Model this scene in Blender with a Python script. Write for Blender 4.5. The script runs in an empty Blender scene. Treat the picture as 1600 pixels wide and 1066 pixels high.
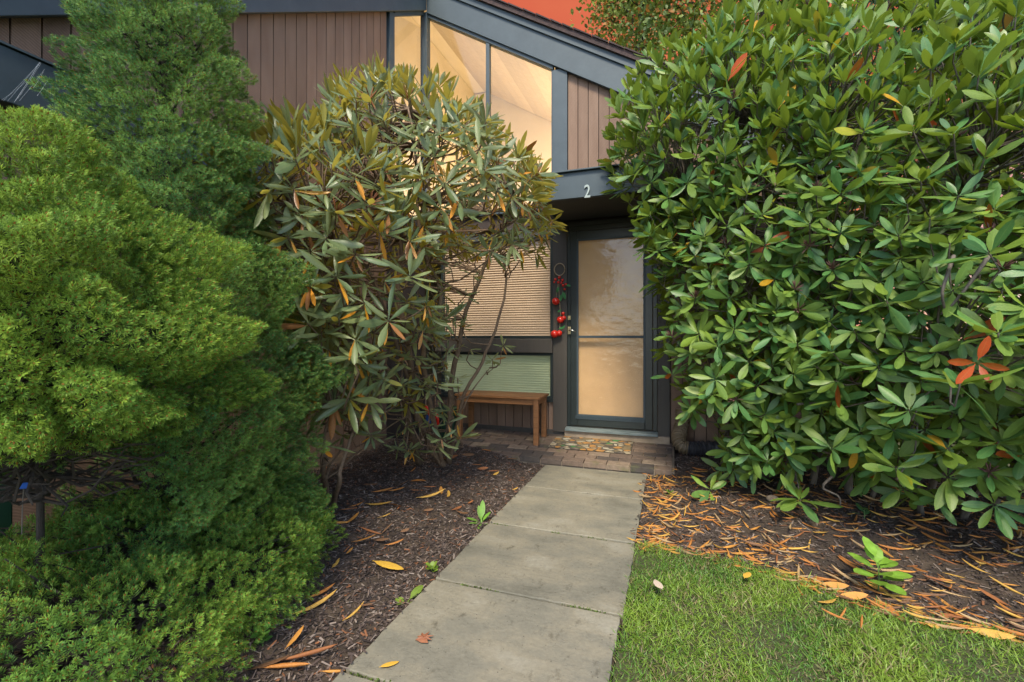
import bpy, bmesh, math, random
import numpy as np
from mathutils import Vector, Matrix, noise
from mathutils.bvhtree import BVHTree

random.seed(7)
RNG = np.random.default_rng(7)
SC = bpy.context.scene
COL = SC.collection

# ------------------------------------------------------------------ camera
TH = math.atan(250 / 711)
CAMH = 1.2
cam_d = bpy.data.cameras.new('camera')
cam_d.sensor_width = 36.0
cam_d.lens = 711 / 1600 * 36.0
cam_d.shift_y = -8 / 1600
cam_d.clip_start = 0.05
cam_d.clip_end = 600
cam = bpy.data.objects.new('camera', cam_d)
COL.objects.link(cam)
cam.location = (0, 0, CAMH)
cam.rotation_euler = (math.radians(90), 0, TH)
SC.camera = cam

# ------------------------------------------------------------------ sky and sun
SUN_EL, SUN_AZ = math.radians(52), math.radians(170)     # azimuth clockwise from +Y: behind the camera
world = bpy.data.worlds.new('World')
SC.world = world
world.use_nodes = True
wt = world.node_tree
wt.nodes.clear()
wo = wt.nodes.new('ShaderNodeOutputWorld')
sky = wt.nodes.new('ShaderNodeTexSky')
sky.sky_type = 'NISHITA'
sky.sun_disc = False
sky.sun_elevation = SUN_EL
sky.sun_rotation = SUN_AZ
bg1 = wt.nodes.new('ShaderNodeBackground')
bg1.inputs['Strength'].default_value = 0.145
bg2 = wt.nodes.new('ShaderNodeBackground')
bg2.inputs['Color'].default_value = (0.80, 0.135, 0.07, 1)
bg2.inputs['Strength'].default_value = 0.36
tc = wt.nodes.new('ShaderNodeTexCoord')
dotn = wt.nodes.new('ShaderNodeVectorMath'); dotn.operation = 'DOT_PRODUCT'
dotn.inputs[1].default_value = Vector((-0.22, 0.86, 0.46)).normalized()
mr = wt.nodes.new('ShaderNodeMapRange'); mr.interpolation_type = 'SMOOTHSTEP'
mr.inputs['From Min'].default_value = 0.35
mr.inputs['From Max'].default_value = 0.86
mixw = wt.nodes.new('ShaderNodeMixShader')
L = wt.links.new
sepw = wt.nodes.new('ShaderNodeSeparateXYZ'); L(tc.outputs['Generated'], sepw.inputs[0])
cl = wt.nodes.new('ShaderNodeTexNoise'); cl.inputs['Scale'].default_value = 5; cl.inputs['Detail'].default_value = 5
mpw = wt.nodes.new('ShaderNodeMapping'); mpw.inputs['Scale'].default_value = (1, 1, 3); L(tc.outputs['Generated'], mpw.inputs[0]); L(mpw.outputs[0], cl.inputs['Vector'])
adw = wt.nodes.new('ShaderNodeMath'); adw.operation = 'MULTIPLY_ADD'; adw.inputs[1].default_value = 0.35; L(cl.outputs['Fac'], adw.inputs[0]); L(sepw.outputs[2], adw.inputs[2])
rw = wt.nodes.new('ShaderNodeValToRGB'); L(adw.outputs[0], rw.inputs[0])
rw.color_ramp.elements[0].position = 0.45; rw.color_ramp.elements[0].color = (0.84, 0.25, 0.11, 1)
rw.color_ramp.elements[1].position = 0.85; rw.color_ramp.elements[1].color = (0.70, 0.125, 0.07, 1)
L(rw.outputs[0], bg2.inputs['Color'])
L(tc.outputs['Generated'], dotn.inputs[0]); L(dotn.outputs['Value'], mr.inputs['Value'])
L(mr.outputs['Result'], mixw.inputs['Fac'])
L(sky.outputs['Color'], bg1.inputs['Color'])
L(bg1.outputs[0], mixw.inputs[1]); L(bg2.outputs[0], mixw.inputs[2])
L(mixw.outputs[0], wo.inputs['Surface'])

sun_d = bpy.data.lights.new('sun', 'SUN')
sun_d.energy = 2.0
sun_d.angle = math.radians(14)
sun_d.color = (1.0, 0.90, 0.70)
sun = bpy.data.objects.new('sun', sun_d)
COL.objects.link(sun)
sd = Vector((math.sin(SUN_AZ) * math.cos(SUN_EL), math.cos(SUN_AZ) * math.cos(SUN_EL), math.sin(SUN_EL)))
sun.rotation_euler = sd.to_track_quat('Z', 'Y').to_euler()

lamp_d = bpy.data.lights.new('room_lamp', 'POINT')       # the lamp that lights the room behind the tall window
lamp_d.energy = 46
lamp_d.color = (1.0, 0.66, 0.30)
lamp_d.shadow_soft_size = 0.25
lamp = bpy.data.objects.new('room_lamp', lamp_d)
COL.objects.link(lamp)
lamp.location = (-1.0, 6.6, 3.2)

vs = SC.view_settings
vs.view_transform = 'Standard'; vs.look = 'None'; vs.gamma = 1; vs.use_curve_mapping = False
vs.exposure = 1.48
SC.cycles.max_bounces = 8
SC.cycles.transparent_max_bounces = 8
SC.cycles.use_denoising = True

# ------------------------------------------------------------------ pixel helpers (photo 1600 x 1066), used only to read off world positions
CT, ST = math.cos(TH), math.sin(TH)
def ray(u, v):
    xr, zr = (u - 800) / 711, (525 - v) / 711
    return Vector((-ST + xr * CT, CT + xr * ST, zr))
def at_t(u, v, t):
    return Vector((0, 0, CAMH)) + ray(u, v) * t
def at_y(u, v, y):
    r = ray(u, v); return Vector((0, 0, CAMH)) + r * (y / r.y)
def at_x(u, v, x):
    r = ray(u, v); return Vector((0, 0, CAMH)) + r * (x / r.x)
def at_z(u, v, z):
    r = ray(u, v); return Vector((0, 0, CAMH)) + r * ((z - CAMH) / r.z)
def proj(P):
    P = np.asarray(P, float)
    t = -P[..., 0] * ST + P[..., 1] * CT
    x = P[..., 0] * CT + P[..., 1] * ST
    z = P[..., 2] - CAMH
    tt = np.where(t > 0.05, t, 0.05)
    return 800 + 711 * x / tt, 525 - 711 * z / tt, t

# ------------------------------------------------------------------ object helpers
def wloc(o):
    p = Vector(o.location)
    while o.parent: o = o.parent; p = p + Vector(o.location)
    return p
def tag(o, label=None, cat=None, group=None, kind=None):
    if label: o['label'] = label
    if cat: o['category'] = cat
    if group: o['group'] = group
    if kind: o['kind'] = kind
    return o
def thing(name, label, cat, loc=(0, 0, 0), group=None, kind=None):
    o = bpy.data.objects.new(name, None); COL.objects.link(o); o.location = loc
    o.empty_display_size = 0.1
    return tag(o, label, cat, group, kind)
def add(name, me, parent=None, loc=None):
    o = bpy.data.objects.new(name, me); COL.objects.link(o)
    if parent is not None: o.parent = parent
    if loc is not None: o.location = loc
    return o

class MB:
    def __init__(s): s.v = []; s.f = []
    def _a(s, vs, fs):
        b = len(s.v); s.v += [tuple(p) for p in vs]; s.f += [tuple(b + i for i in f) for f in fs]; return s
    def box(s, a, b):
        x0, y0, z0 = a; x1, y1, z1 = b
        if x0 > x1: x0, x1 = x1, x0
        if y0 > y1: y0, y1 = y1, y0
        if z0 > z1: z0, z1 = z1, z0
        return s._a([(x0,y0,z0),(x1,y0,z0),(x1,y1,z0),(x0,y1,z0),(x0,y0,z1),(x1,y0,z1),(x1,y1,z1),(x0,y1,z1)],
                    [(0,3,2,1),(4,5,6,7),(0,1,5,4),(1,2,6,5),(2,3,7,6),(3,0,4,7)])
    def prism(s, pts, d):
        d = Vector(d); n = len(pts); p = [Vector(q) for q in pts]
        nrm = Vector((0, 0, 0))
        for i in range(n): nrm += p[i].cross(p[(i + 1) % n])
        if nrm.dot(d) > 0: p.reverse()
        return s._a(p + [q + d for q in p], [tuple(range(n)), tuple(range(2 * n - 1, n - 1, -1))] +
                    [(i, i + n, (i + 1) % n + n, (i + 1) % n) for i in range(n)])
    def tube(s, pts, rad, n=6, cap=True):
        pts = [Vector(p) for p in pts]
        if not hasattr(rad, '__len__'): rad = [rad] * len(pts)
        b = len(s.v); up = None
        for i, p in enumerate(pts):
            d = (pts[min(i + 1, len(pts) - 1)] - pts[max(i - 1, 0)])
            if d.length < 1e-9: d = Vector((0, 0, 1))
            d.normalize()
            if up is None:
                up = d.orthogonal().normalized()
            else:
                up = up - d * up.dot(d)
                up = up.normalized() if up.length > 1e-6 else d.orthogonal().normalized()
            w = d.cross(up)
            for k in range(n):
                a = 2 * math.pi * k / n
                s.v.append(tuple(p + (up * math.cos(a) + w * math.sin(a)) * rad[i]))
        for i in range(len(pts) - 1):
            for k in range(n):
                k2 = (k + 1) % n
                s.f.append((b + i*n + k, b + i*n + k2, b + (i+1)*n + k2, b + (i+1)*n + k))
        if cap:
            s.f.append(tuple(b + k for k in range(n - 1, -1, -1)))
            s.f.append(tuple(b + (len(pts) - 1) * n + k for k in range(n)))
        return s
    def ball(s, c, r, nu=10, nv=6, sq=(1, 1, 1)):
        b = len(s.v); c = Vector(c)
        s.v.append(tuple(c + Vector((0, 0, r * sq[2]))))
        for j in range(1, nv):
            t = math.pi * j / nv
            for i in range(nu):
                a = 2 * math.pi * i / nu
                s.v.append((c.x + r*sq[0]*math.sin(t)*math.cos(a), c.y + r*sq[1]*math.sin(t)*math.sin(a), c.z + r*sq[2]*math.cos(t)))
        s.v.append(tuple(c - Vector((0, 0, r * sq[2])))); e = len(s.v) - 1
        for i in range(nu):
            s.f.append((b, b + 1 + i, b + 1 + (i + 1) % nu))
            for j in range(nv - 2):
                q = b + 1 + j * nu
                s.f.append((q + i, q + nu + i, q + nu + (i + 1) % nu, q + (i + 1) % nu))
            q = b + 1 + (nv - 2) * nu
            s.f.append((q + i, e, q + (i + 1) % nu))
        return s
    def mesh(s, name, mat, off=(0, 0, 0), smooth=False):
        me = bpy.data.meshes.new(name)
        off = Vector(off)
        me.from_pydata([tuple(Vector(p) - off) for p in s.v], [], s.f)
        if mat: me.materials.append(mat)
        if smooth: me.polygons.foreach_set('use_smooth', [True] * len(me.polygons))
        me.update()
        return me
    def build(s, name, mat, parent=None, smooth=False, bevel=0, origin=None):
        off = wloc(parent) if parent is not None else Vector((0, 0, 0))
        loc = None
        if parent is None and origin is not None: off = Vector(origin); loc = origin
        o = add(name, s.mesh(name, mat, off, smooth), parent, loc)
        if bevel:
            m = o.modifiers.new('bevel', 'BEVEL'); m.width = bevel; m.segments = 2; m.limit_method = 'ANGLE'
            m.angle_limit = math.radians(40)
        return o

def mesh_np(name, V, F, mat=None, col=None, luv=None, smooth=True):
    """V (n,3); F (m,k) with k corners each."""
    me = bpy.data.meshes.new(name)
    V = np.ascontiguousarray(V, dtype=np.float32); F = np.ascontiguousarray(F, dtype=np.int32)
    me.vertices.add(len(V)); me.vertices.foreach_set('co', V.ravel())
    m, k = F.shape
    me.loops.add(m * k); me.loops.foreach_set('vertex_index', F.ravel())
    me.polygons.add(m); me.polygons.foreach_set('loop_start', np.arange(0, m * k, k, dtype=np.int32))
    me.polygons.foreach_set('use_smooth', np.full(m, smooth, dtype=bool))
    if col is not None:
        c = np.ones((len(V), 4), dtype=np.float32); c[:, :3] = col
        a = me.color_attributes.new('col', 'FLOAT_COLOR', 'POINT'); a.data.foreach_set('color', c.ravel())
    if luv is not None:
        a = me.attributes.new('luv', 'FLOAT2', 'POINT'); a.data.foreach_set('vector', np.ascontiguousarray(luv, dtype=np.float32).ravel())
    if mat: me.materials.append(mat)
    me.update(calc_edges=True)
    return me

def nz(a): return a / np.maximum(np.linalg.norm(a, axis=-1, keepdims=True), 1e-9)
def frames(y, roughup):
    """Matrices (k,3,3) whose columns are x,y,z with y along the given axis and z as near roughup as can be."""
    y = nz(y); x = nz(np.cross(y, roughup)); z = np.cross(x, y)
    return np.stack([x, y, z], axis=-1)
def rep(tv, tf, M, P):
    k, n = len(P), len(tv)
    V = np.einsum('kij,nj->kni', M, tv) + P[:, None, :]
    F = tf[None] + (np.arange(k) * n)[:, None, None]
    return V.reshape(-1, 3), F.reshape(-1, tf.shape[1])

# ------------------------------------------------------------------ materials
def newmat(name):
    m = bpy.data.materials.new(name); m.use_nodes = True
    nt = m.node_tree; nt.nodes.clear()
    out = nt.nodes.new('ShaderNodeOutputMaterial')
    return m, nt, out
def N(nt, typ, **kw):
    n = nt.nodes.new(typ)
    for k, v in kw.items():
        if k in n.inputs: n.inputs[k].default_value = v
        else: setattr(n, k, v)
    return n
def ramp(nt, fac, stops):
    r = nt.nodes.new('ShaderNodeValToRGB')
    while len(r.color_ramp.elements) < len(stops): r.color_ramp.elements.new(0.5)
    for e, (p, c) in zip(r.color_ramp.elements, stops):
        e.position = p; e.color = (*c, 1)
    nt.links.new(fac, r.inputs['Fac'])
    return r.outputs['Color']
def sc3(c, k): return tuple(x * k for x in c)
def mix(nt, fac, a, b, mode='MIX'):
    m = nt.nodes.new('ShaderNodeMix'); m.data_type = 'RGBA'; m.blend_type = mode
    for sock, val in ((m.inputs[0], fac), (m.inputs[6], a), (m.inputs[7], b)):
        if hasattr(val, 'links'): nt.links.new(val, sock)
        elif isinstance(val, tuple): sock.default_value = (*val, 1) if len(val) == 3 else val
        else: sock.default_value = val
    return m.outputs[2]
def noise_n(nt, scale, detail=6, rough=0.6, vec=None, stretch=None, rot=None):
    t = nt.nodes.new('ShaderNodeTexNoise'); t.inputs['Scale'].default_value = scale
    t.inputs['Detail'].default_value = detail; t.inputs['Roughness'].default_value = rough
    tcn = nt.nodes.new('ShaderNodeTexCoord'); src = tcn.outputs['Object'] if vec is None else vec
    if stretch or rot:
        mp = nt.nodes.new('ShaderNodeMapping')
        if stretch: mp.inputs['Scale'].default_value = stretch
        if rot: mp.inputs['Rotation'].default_value = rot
        nt.links.new(src, mp.inputs['Vector']); src = mp.outputs['Vector']
    nt.links.new(src, t.inputs['Vector'])
    return t.outputs['Fac']
def bump(nt, h, strength=0.3, dist=0.01):
    b = nt.nodes.new('ShaderNodeBump'); b.inputs['Strength'].default_value = strength; b.inputs['Distance'].default_value = dist
    nt.links.new(h, b.inputs['Height']); return b.outputs['Normal']
def rnd(nt): return nt.nodes.new('ShaderNodeObjectInfo').outputs['Random']

def surf(name, c1, c2, scale=8, rough=0.6, stretch=None, bumps=0.2, bdist=0.005, vary=0.25, metal=0, spec=0.5, rot=None, spots=None):
    """An ordinary solid surface: two tones mixed by noise, tone varied per object, fine relief."""
    m, nt, out = newmat(name)
    p = N(nt, 'ShaderNodeBsdfPrincipled', Roughness=rough, Metallic=metal)
    p.inputs['Specular IOR Level'].default_value = spec
    n1 = noise_n(nt, scale, 8, 0.65, stretch=stretch, rot=rot)
    c = ramp(nt, n1, [(0.3, c1), (0.7, c2)])
    if vary:
        mrn = N(nt, 'ShaderNodeMapRange'); nt.links.new(rnd(nt), mrn.inputs['Value'])
        mrn.inputs['To Min'].default_value = 1 - vary; mrn.inputs['To Max'].default_value = 1 + vary
        cmb = N(nt, 'ShaderNodeCombineColor')
        for i in range(3): nt.links.new(mrn.outputs[0], cmb.inputs[i])
        c = mix(nt, 1.0, c, cmb.outputs[0], 'MULTIPLY')
    if spots:
        n3 = noise_n(nt, spots[0], 4, 0.7)
        f = ramp(nt, n3, [(spots[1], (0, 0, 0)), (spots[1] + 0.06, (1, 1, 1))])
        c = mix(nt, f, c, spots[2])
    nt.links.new(c, p.inputs['Base Color'])
    n2 = noise_n(nt, scale * 6, 5, 0.7, stretch=stretch, rot=rot)
    if bumps: nt.links.new(bump(nt, n2, bumps, bdist), p.inputs['Normal'])
    nt.links.new(p.outputs[0], out.inputs['Surface'])
    return m

def leaf_mat(name, under, rough=0.38, trans=0.22, tcol=(0.25, 0.33, 0.03), midrib=(0.30, 0.34, 0.10), spec=0.5, ribw=0.07):
    m, nt, out = newmat(name)
    p = N(nt, 'ShaderNodeBsdfPrincipled', Roughness=rough)
    p.inputs['Specular IOR Level'].default_value = spec
    col = N(nt, 'ShaderNodeAttribute', attribute_name='col').outputs['Color']
    luv = N(nt, 'ShaderNodeAttribute', attribute_name='luv').outputs['Vector']
    sep = N(nt, 'ShaderNodeSeparateXYZ'); nt.links.new(luv, sep.inputs[0])
    ab = N(nt, 'ShaderNodeMath', operation='ABSOLUTE'); nt.links.new(sep.outputs[0], ab.inputs[0])
    rib = ramp(nt, ab.outputs[0], [(0.0, (1, 1, 1)), (ribw, (0.25, 0.25, 0.25)), (ribw * 2.2, (0, 0, 0))])
    nn = noise_n(nt, 30, 4, 0.6)
    cv = mix(nt, 0.35, col, ramp(nt, nn, [(0.3, (0.25, 0.25, 0.25)), (0.7, (0.9, 0.9, 0.9))]), 'OVERLAY')
    top = mix(nt, rib, cv, mix(nt, 0.35, cv, midrib))
    geo = N(nt, 'ShaderNodeNewGeometry')
    und = mix(nt, 0.5, mix(nt, 0.3, col, under), under)
    c = mix(nt, geo.outputs['Backfacing'], top, und)
    nt.links.new(c, p.inputs['Base Color'])
    # side veins as relief
    w = N(nt, 'ShaderNodeMath', operation='MULTIPLY_ADD'); nt.links.new(ab.outputs[0], w.inputs[0]); w.inputs[1].default_value = -0.12
    nt.links.new(sep.outputs[1], w.inputs[2])
    sn = N(nt, 'ShaderNodeMath', operation='SINE'); mu = N(nt, 'ShaderNodeMath', operation='MULTIPLY'); mu.inputs[1].default_value = 75
    nt.links.new(w.outputs[0], mu.inputs[0]); nt.links.new(mu.outputs[0], sn.inputs[0])
    nt.links.new(bump(nt, sn.outputs[0], 0.05, 0.002), p.inputs['Normal'])
    rg = ramp(nt, nn, [(0.2, (rough * 0.8,) * 3), (0.8, (rough * 1.4,) * 3)])
    nt.links.new(rg, p.inputs['Roughness'])
    tr = N(nt, 'ShaderNodeBsdfTranslucent'); nt.links.new(mix(nt, 0.5, col, tcol), tr.inputs['Color'])
    ms = N(nt, 'ShaderNodeMixShader', Fac=trans)
    nt.links.new(p.outputs[0], ms.inputs[1]); nt.links.new(tr.outputs[0], ms.inputs[2])
    nt.links.new(ms.outputs[0], out.inputs['Surface'])
    return m

def needle_mat(name, trans=0.2, rough=0.5, spec=0.5):
    m, nt, out = newmat(name)
    p = N(nt, 'ShaderNodeBsdfPrincipled', Roughness=rough)
    p.inputs['Specular IOR Level'].default_value = spec
    col = N(nt, 'ShaderNodeAttribute', attribute_name='col').outputs['Color']
    nt.links.new(col, p.inputs['Base Color'])
    tr = N(nt, 'ShaderNodeBsdfTranslucent'); nt.links.new(col, tr.inputs['Color'])
    ms = N(nt, 'ShaderNodeMixShader', Fac=trans)
    nt.links.new(p.outputs[0], ms.inputs[1]); nt.links.new(tr.outputs[0], ms.inputs[2])
    nt.links.new(ms.outputs[0], out.inputs['Surface'])
    return m

def glass_mat(name, ior=1.5, bumps=0.0, bscale=20, refl=1.0):
    m, nt, out = newmat(name)
    tr = N(nt, 'ShaderNodeBsdfTransparent'); gl = N(nt, 'ShaderNodeBsdfGlossy', Roughness=0.03)
    geo = N(nt, 'ShaderNodeNewGeometry'); nrm = geo.outputs['Normal']
    if bumps:
        nn = noise_n(nt, bscale, 4, 0.55, stretch=(1.0, 1.0, 1.5))
        nrm = bump(nt, nn, bumps, 0.02); nt.links.new(nrm, gl.inputs['Normal'])
    dt = N(nt, 'ShaderNodeVectorMath', operation='DOT_PRODUCT'); nt.links.new(nrm, dt.inputs[0]); nt.links.new(geo.outputs['Incoming'], dt.inputs[1])
    def mth(op, a, b=None):
        q = N(nt, 'ShaderNodeMath', operation=op)
        for k_, x_ in enumerate((a, b)):
            if x_ is None: continue
            if hasattr(x_, 'links'): nt.links.new(x_, q.inputs[k_])
            else: q.inputs[k_].default_value = x_
        return q.outputs[0]
    r0 = ((ior - 1) / (ior + 1)) ** 2
    sch = mth('ADD', mth('MULTIPLY', mth('POWER', mth('SUBTRACT', 1.0, mth('ABSOLUTE', dt.outputs['Value'])), 5.0), 1 - r0), r0)
    mu = N(nt, 'ShaderNodeMath', operation='MULTIPLY'); mu.inputs[1].default_value = refl; nt.links.new(sch, mu.inputs[0]); mu.use_clamp = True
    ms = N(nt, 'ShaderNodeMixShader'); nt.links.new(mu.outputs[0], ms.inputs[0])
    nt.links.new(tr.outputs[0], ms.inputs[1]); nt.links.new(gl.outputs[0], ms.inputs[2])
    nt.links.new(ms.outputs[0], out.inputs['Surface'])
    return m

def glow_mat(name, c, emis, rough=0.6):
    """Cloth or blind with an even emission put in for light from the room behind."""
    m, nt, out = newmat(name)
    p = N(nt, 'ShaderNodeBsdfPrincipled', Roughness=rough)
    nn = noise_n(nt, 5, 4)
    cc = ramp(nt, nn, [(0.3, sc3(c, 0.92)), (0.7, sc3(c, 1.06))])
    nt.links.new(cc, p.inputs['Base Color'])
    p.inputs['Emission Color'].default_value = (*c, 1)
    p.inputs['Emission Strength'].default_value = emis  # faint glow of its own, in place of room light shining through
    nt.links.new(p.outputs[0], out.inputs['Surface'])
    return m

def siding_mat(name, c1, c2):
    m, nt, out = newmat(name)
    p = N(nt, 'ShaderNodeBsdfPrincipled', Roughness=0.78)
    p.inputs['Specular IOR Level'].default_value = 0.3
    tcn = N(nt, 'ShaderNodeTexCoord')
    mp = N(nt, 'ShaderNodeMapping'); mp.inputs['Rotation'].default_value = (math.radians(28), math.radians(-28), 0)
    nt.links.new(tcn.outputs['Object'], mp.inputs['Vector'])
    wv = N(nt, 'ShaderNodeTexWave', wave_type='BANDS', bands_direction='Z'); wv.inputs['Scale'].default_value = 28
    wv.inputs['Distortion'].default_value = 2.5; wv.inputs['Detail'].default_value = 3; wv.inputs['Detail Scale'].default_value = 2
    nt.links.new(mp.outputs[0], wv.inputs['Vector'])
    n1 = noise_n(nt, 3, 6, 0.6, stretch=(3, 3, 0.6))
    c = ramp(nt, n1, [(0.25, c1), (0.75, c2)])
    c = mix(nt, 0.16, c, wv.outputs['Color'], 'OVERLAY')
    mrn = N(nt, 'ShaderNodeMapRange'); nt.links.new(rnd(nt), mrn.inputs['Value'])
    mrn.inputs['To Min'].default_value = 0.88; mrn.inputs['To Max'].default_value = 1.12
    cmb = N(nt, 'ShaderNodeCombineColor')
    for i in range(3): nt.links.new(mrn.outputs[0], cmb.inputs[i])
    c = mix(nt, 1.0, c, cmb.outputs[0], 'MULTIPLY')
    nt.links.new(c, p.inputs['Base Color'])
    nt.links.new(bump(nt, wv.outputs['Fac'], 0.22, 0.003), p.inputs['Normal'])
    nt.links.new(p.outputs[0], out.inputs['Surface'])
    return m

M = {}
M['siding'] = siding_mat('siding', (0.15, 0.092, 0.064), (0.215, 0.142, 0.102))
M['backing'] = surf('wall backing', (0.035, 0.024, 0.02), (0.05, 0.035, 0.03), 6, 0.8)
M['fascia'] = surf('slate blue paint', (0.030, 0.048, 0.060), (0.045, 0.066, 0.080), 5, 0.55, (1, 1, 1), 0.15, 0.003, 0.06)
M['soffit'] = surf('dark soffit paint', (0.030, 0.034, 0.034), (0.04, 0.045, 0.044), 6, 0.7, None, 0.1, 0.003, 0.05)
M['trim'] = surf('brown black trim', (0.042, 0.036, 0.030), (0.058, 0.05, 0.042), 5, 0.6, (4, 4, 0.6), 0.15, 0.003, 0.08)
M['doorframe'] = surf('near black door paint', (0.012, 0.018, 0.019), (0.02, 0.028, 0.028), 6, 0.35, None, 0.05, 0.002, 0.05)
M['sill'] = surf('weathered sill', (0.06, 0.085, 0.09), (0.16, 0.19, 0.19), 14, 0.6, (0.5, 3, 3), 0.4, 0.004)
M['concrete'] = surf('foundation concrete', (0.17, 0.13, 0.09), (0.28, 0.22, 0.16), 9, 0.85, None, 0.4, 0.006)
M['shingle'] = surf('asphalt shingle', (0.022, 0.016, 0.016), (0.06, 0.036, 0.034), 30, 0.9, None, 0.6, 0.01)
M['plaster'] = surf('warm white plaster', (0.74, 0.70, 0.62), (0.80, 0.76, 0.68), 3, 0.8, None, 0.03, 0.002, 0)
M['ceilboard'] = surf('painted ceiling board', (0.60, 0.54, 0.45), (0.68, 0.62, 0.52), 5, 0.7, (0.4, 4, 4), 0.1, 0.003, 0.08)
M['glass'] = glass_mat('window glass', 1.45)
M['doorglass'] = glass_mat('storm door glass', 1.5, 0.4, 6, 0.65)
M['blind'] = glow_mat('tan blind', (0.44, 0.325, 0.22), 0.05)
M['greenblind'] = glow_mat('grey green blind', (0.33, 0.375, 0.235), 0.06)
M['shade'] = glow_mat('tan door shade', (0.50, 0.315, 0.155), 0.035)
M['brass'] = surf('worn brass', (0.50, 0.40, 0.22), (0.66, 0.56, 0.34), 30, 0.35, None, 0.1, 0.001, 0, 1.0)
M['steel'] = surf('bright steel', (0.6, 0.6, 0.58), (0.7, 0.7, 0.68), 30, 0.3, None, 0.05, 0.001, 0, 1.0)
M['numeral'] = surf('pale metal numeral', (0.25, 0.30, 0.29), (0.34, 0.39, 0.37), 20, 0.4, None, 0.05, 0.001, 0)
M['benchwood'] = surf('oiled bench wood', (0.16, 0.066, 0.024), (0.29, 0.13, 0.048), 10, 0.5, (0.6, 9, 9), 0.25, 0.003, 0.12)
M['stone'] = None
M['soil'] = surf('dark soil', (0.026, 0.018, 0.012), (0.085, 0.058, 0.038), 14, 0.95, None, 0.8, 0.02, 0)
M['lawnsoil'] = surf('lawn thatch', (0.035, 0.045, 0.014), (0.085, 0.085, 0.03), 22, 0.95, None, 0.8, 0.015, 0)
M['bark'] = surf('rhododendron bark', (0.075, 0.048, 0.030), (0.19, 0.125, 0.075), 22, 0.85, (3, 3, 0.7), 0.6, 0.006, 0.12)
M['greybark'] = surf('grey twig bark', (0.06, 0.048, 0.038), (0.15, 0.125, 0.10), 20, 0.85, (3, 3, 0.7), 0.5, 0.005, 0.12)
M['darkbark'] = surf('dark bark', (0.022, 0.016, 0.012), (0.06, 0.045, 0.035), 16, 0.9, (3, 3, 0.6), 0.7, 0.01, 0.1)
M['red'] = surf('glossy red', (0.42, 0.012, 0.008), (0.62, 0.028, 0.014), 20, 0.25, None, 0.1, 0.001, 0)
M['holly'] = surf('green felt leaf', (0.02, 0.13, 0.03), (0.035, 0.19, 0.05), 20, 0.5, None, 0.1, 0.001, 0)
M['rope'] = surf('natural twine', (0.24, 0.18, 0.11), (0.36, 0.28, 0.18), 60, 0.8, None, 0.4, 0.002, 0)
M['pipe_tan'] = surf('tan corrugated plastic', (0.13, 0.095, 0.055), (0.19, 0.14, 0.085), 12, 0.5, None, 0.1, 0.002, 0)
M['pipe_dark'] = surf('black corrugated plastic', (0.022, 0.022, 0.026), (0.05, 0.048, 0.055), 12, 0.45, None, 0.1, 0.002, 0)
M['blue'] = surf('blue plastic', (0.015, 0.07, 0.30), (0.02, 0.09, 0.36), 10, 0.4, None, 0.05, 0.001, 0)
M['darkgreen'] = surf('dark green plastic', (0.006, 0.03, 0.018), (0.01, 0.045, 0.026), 10, 0.45, None, 0.05, 0.001, 0)
M['wire'] = surf('black wire', (0.008, 0.008, 0.009), (0.014, 0.014, 0.015), 10, 0.5, None, 0, 0, 0)
M['silk'] = surf('spider silk', (0.34, 0.37, 0.4), (0.42, 0.45, 0.48), 10, 0.5, None, 0, 0, 0)
M['pebble'] = surf('tan pebble', (0.15, 0.115, 0.08), (0.26, 0.2, 0.15), 16, 0.8, None, 0.3, 0.004, 0)

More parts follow.
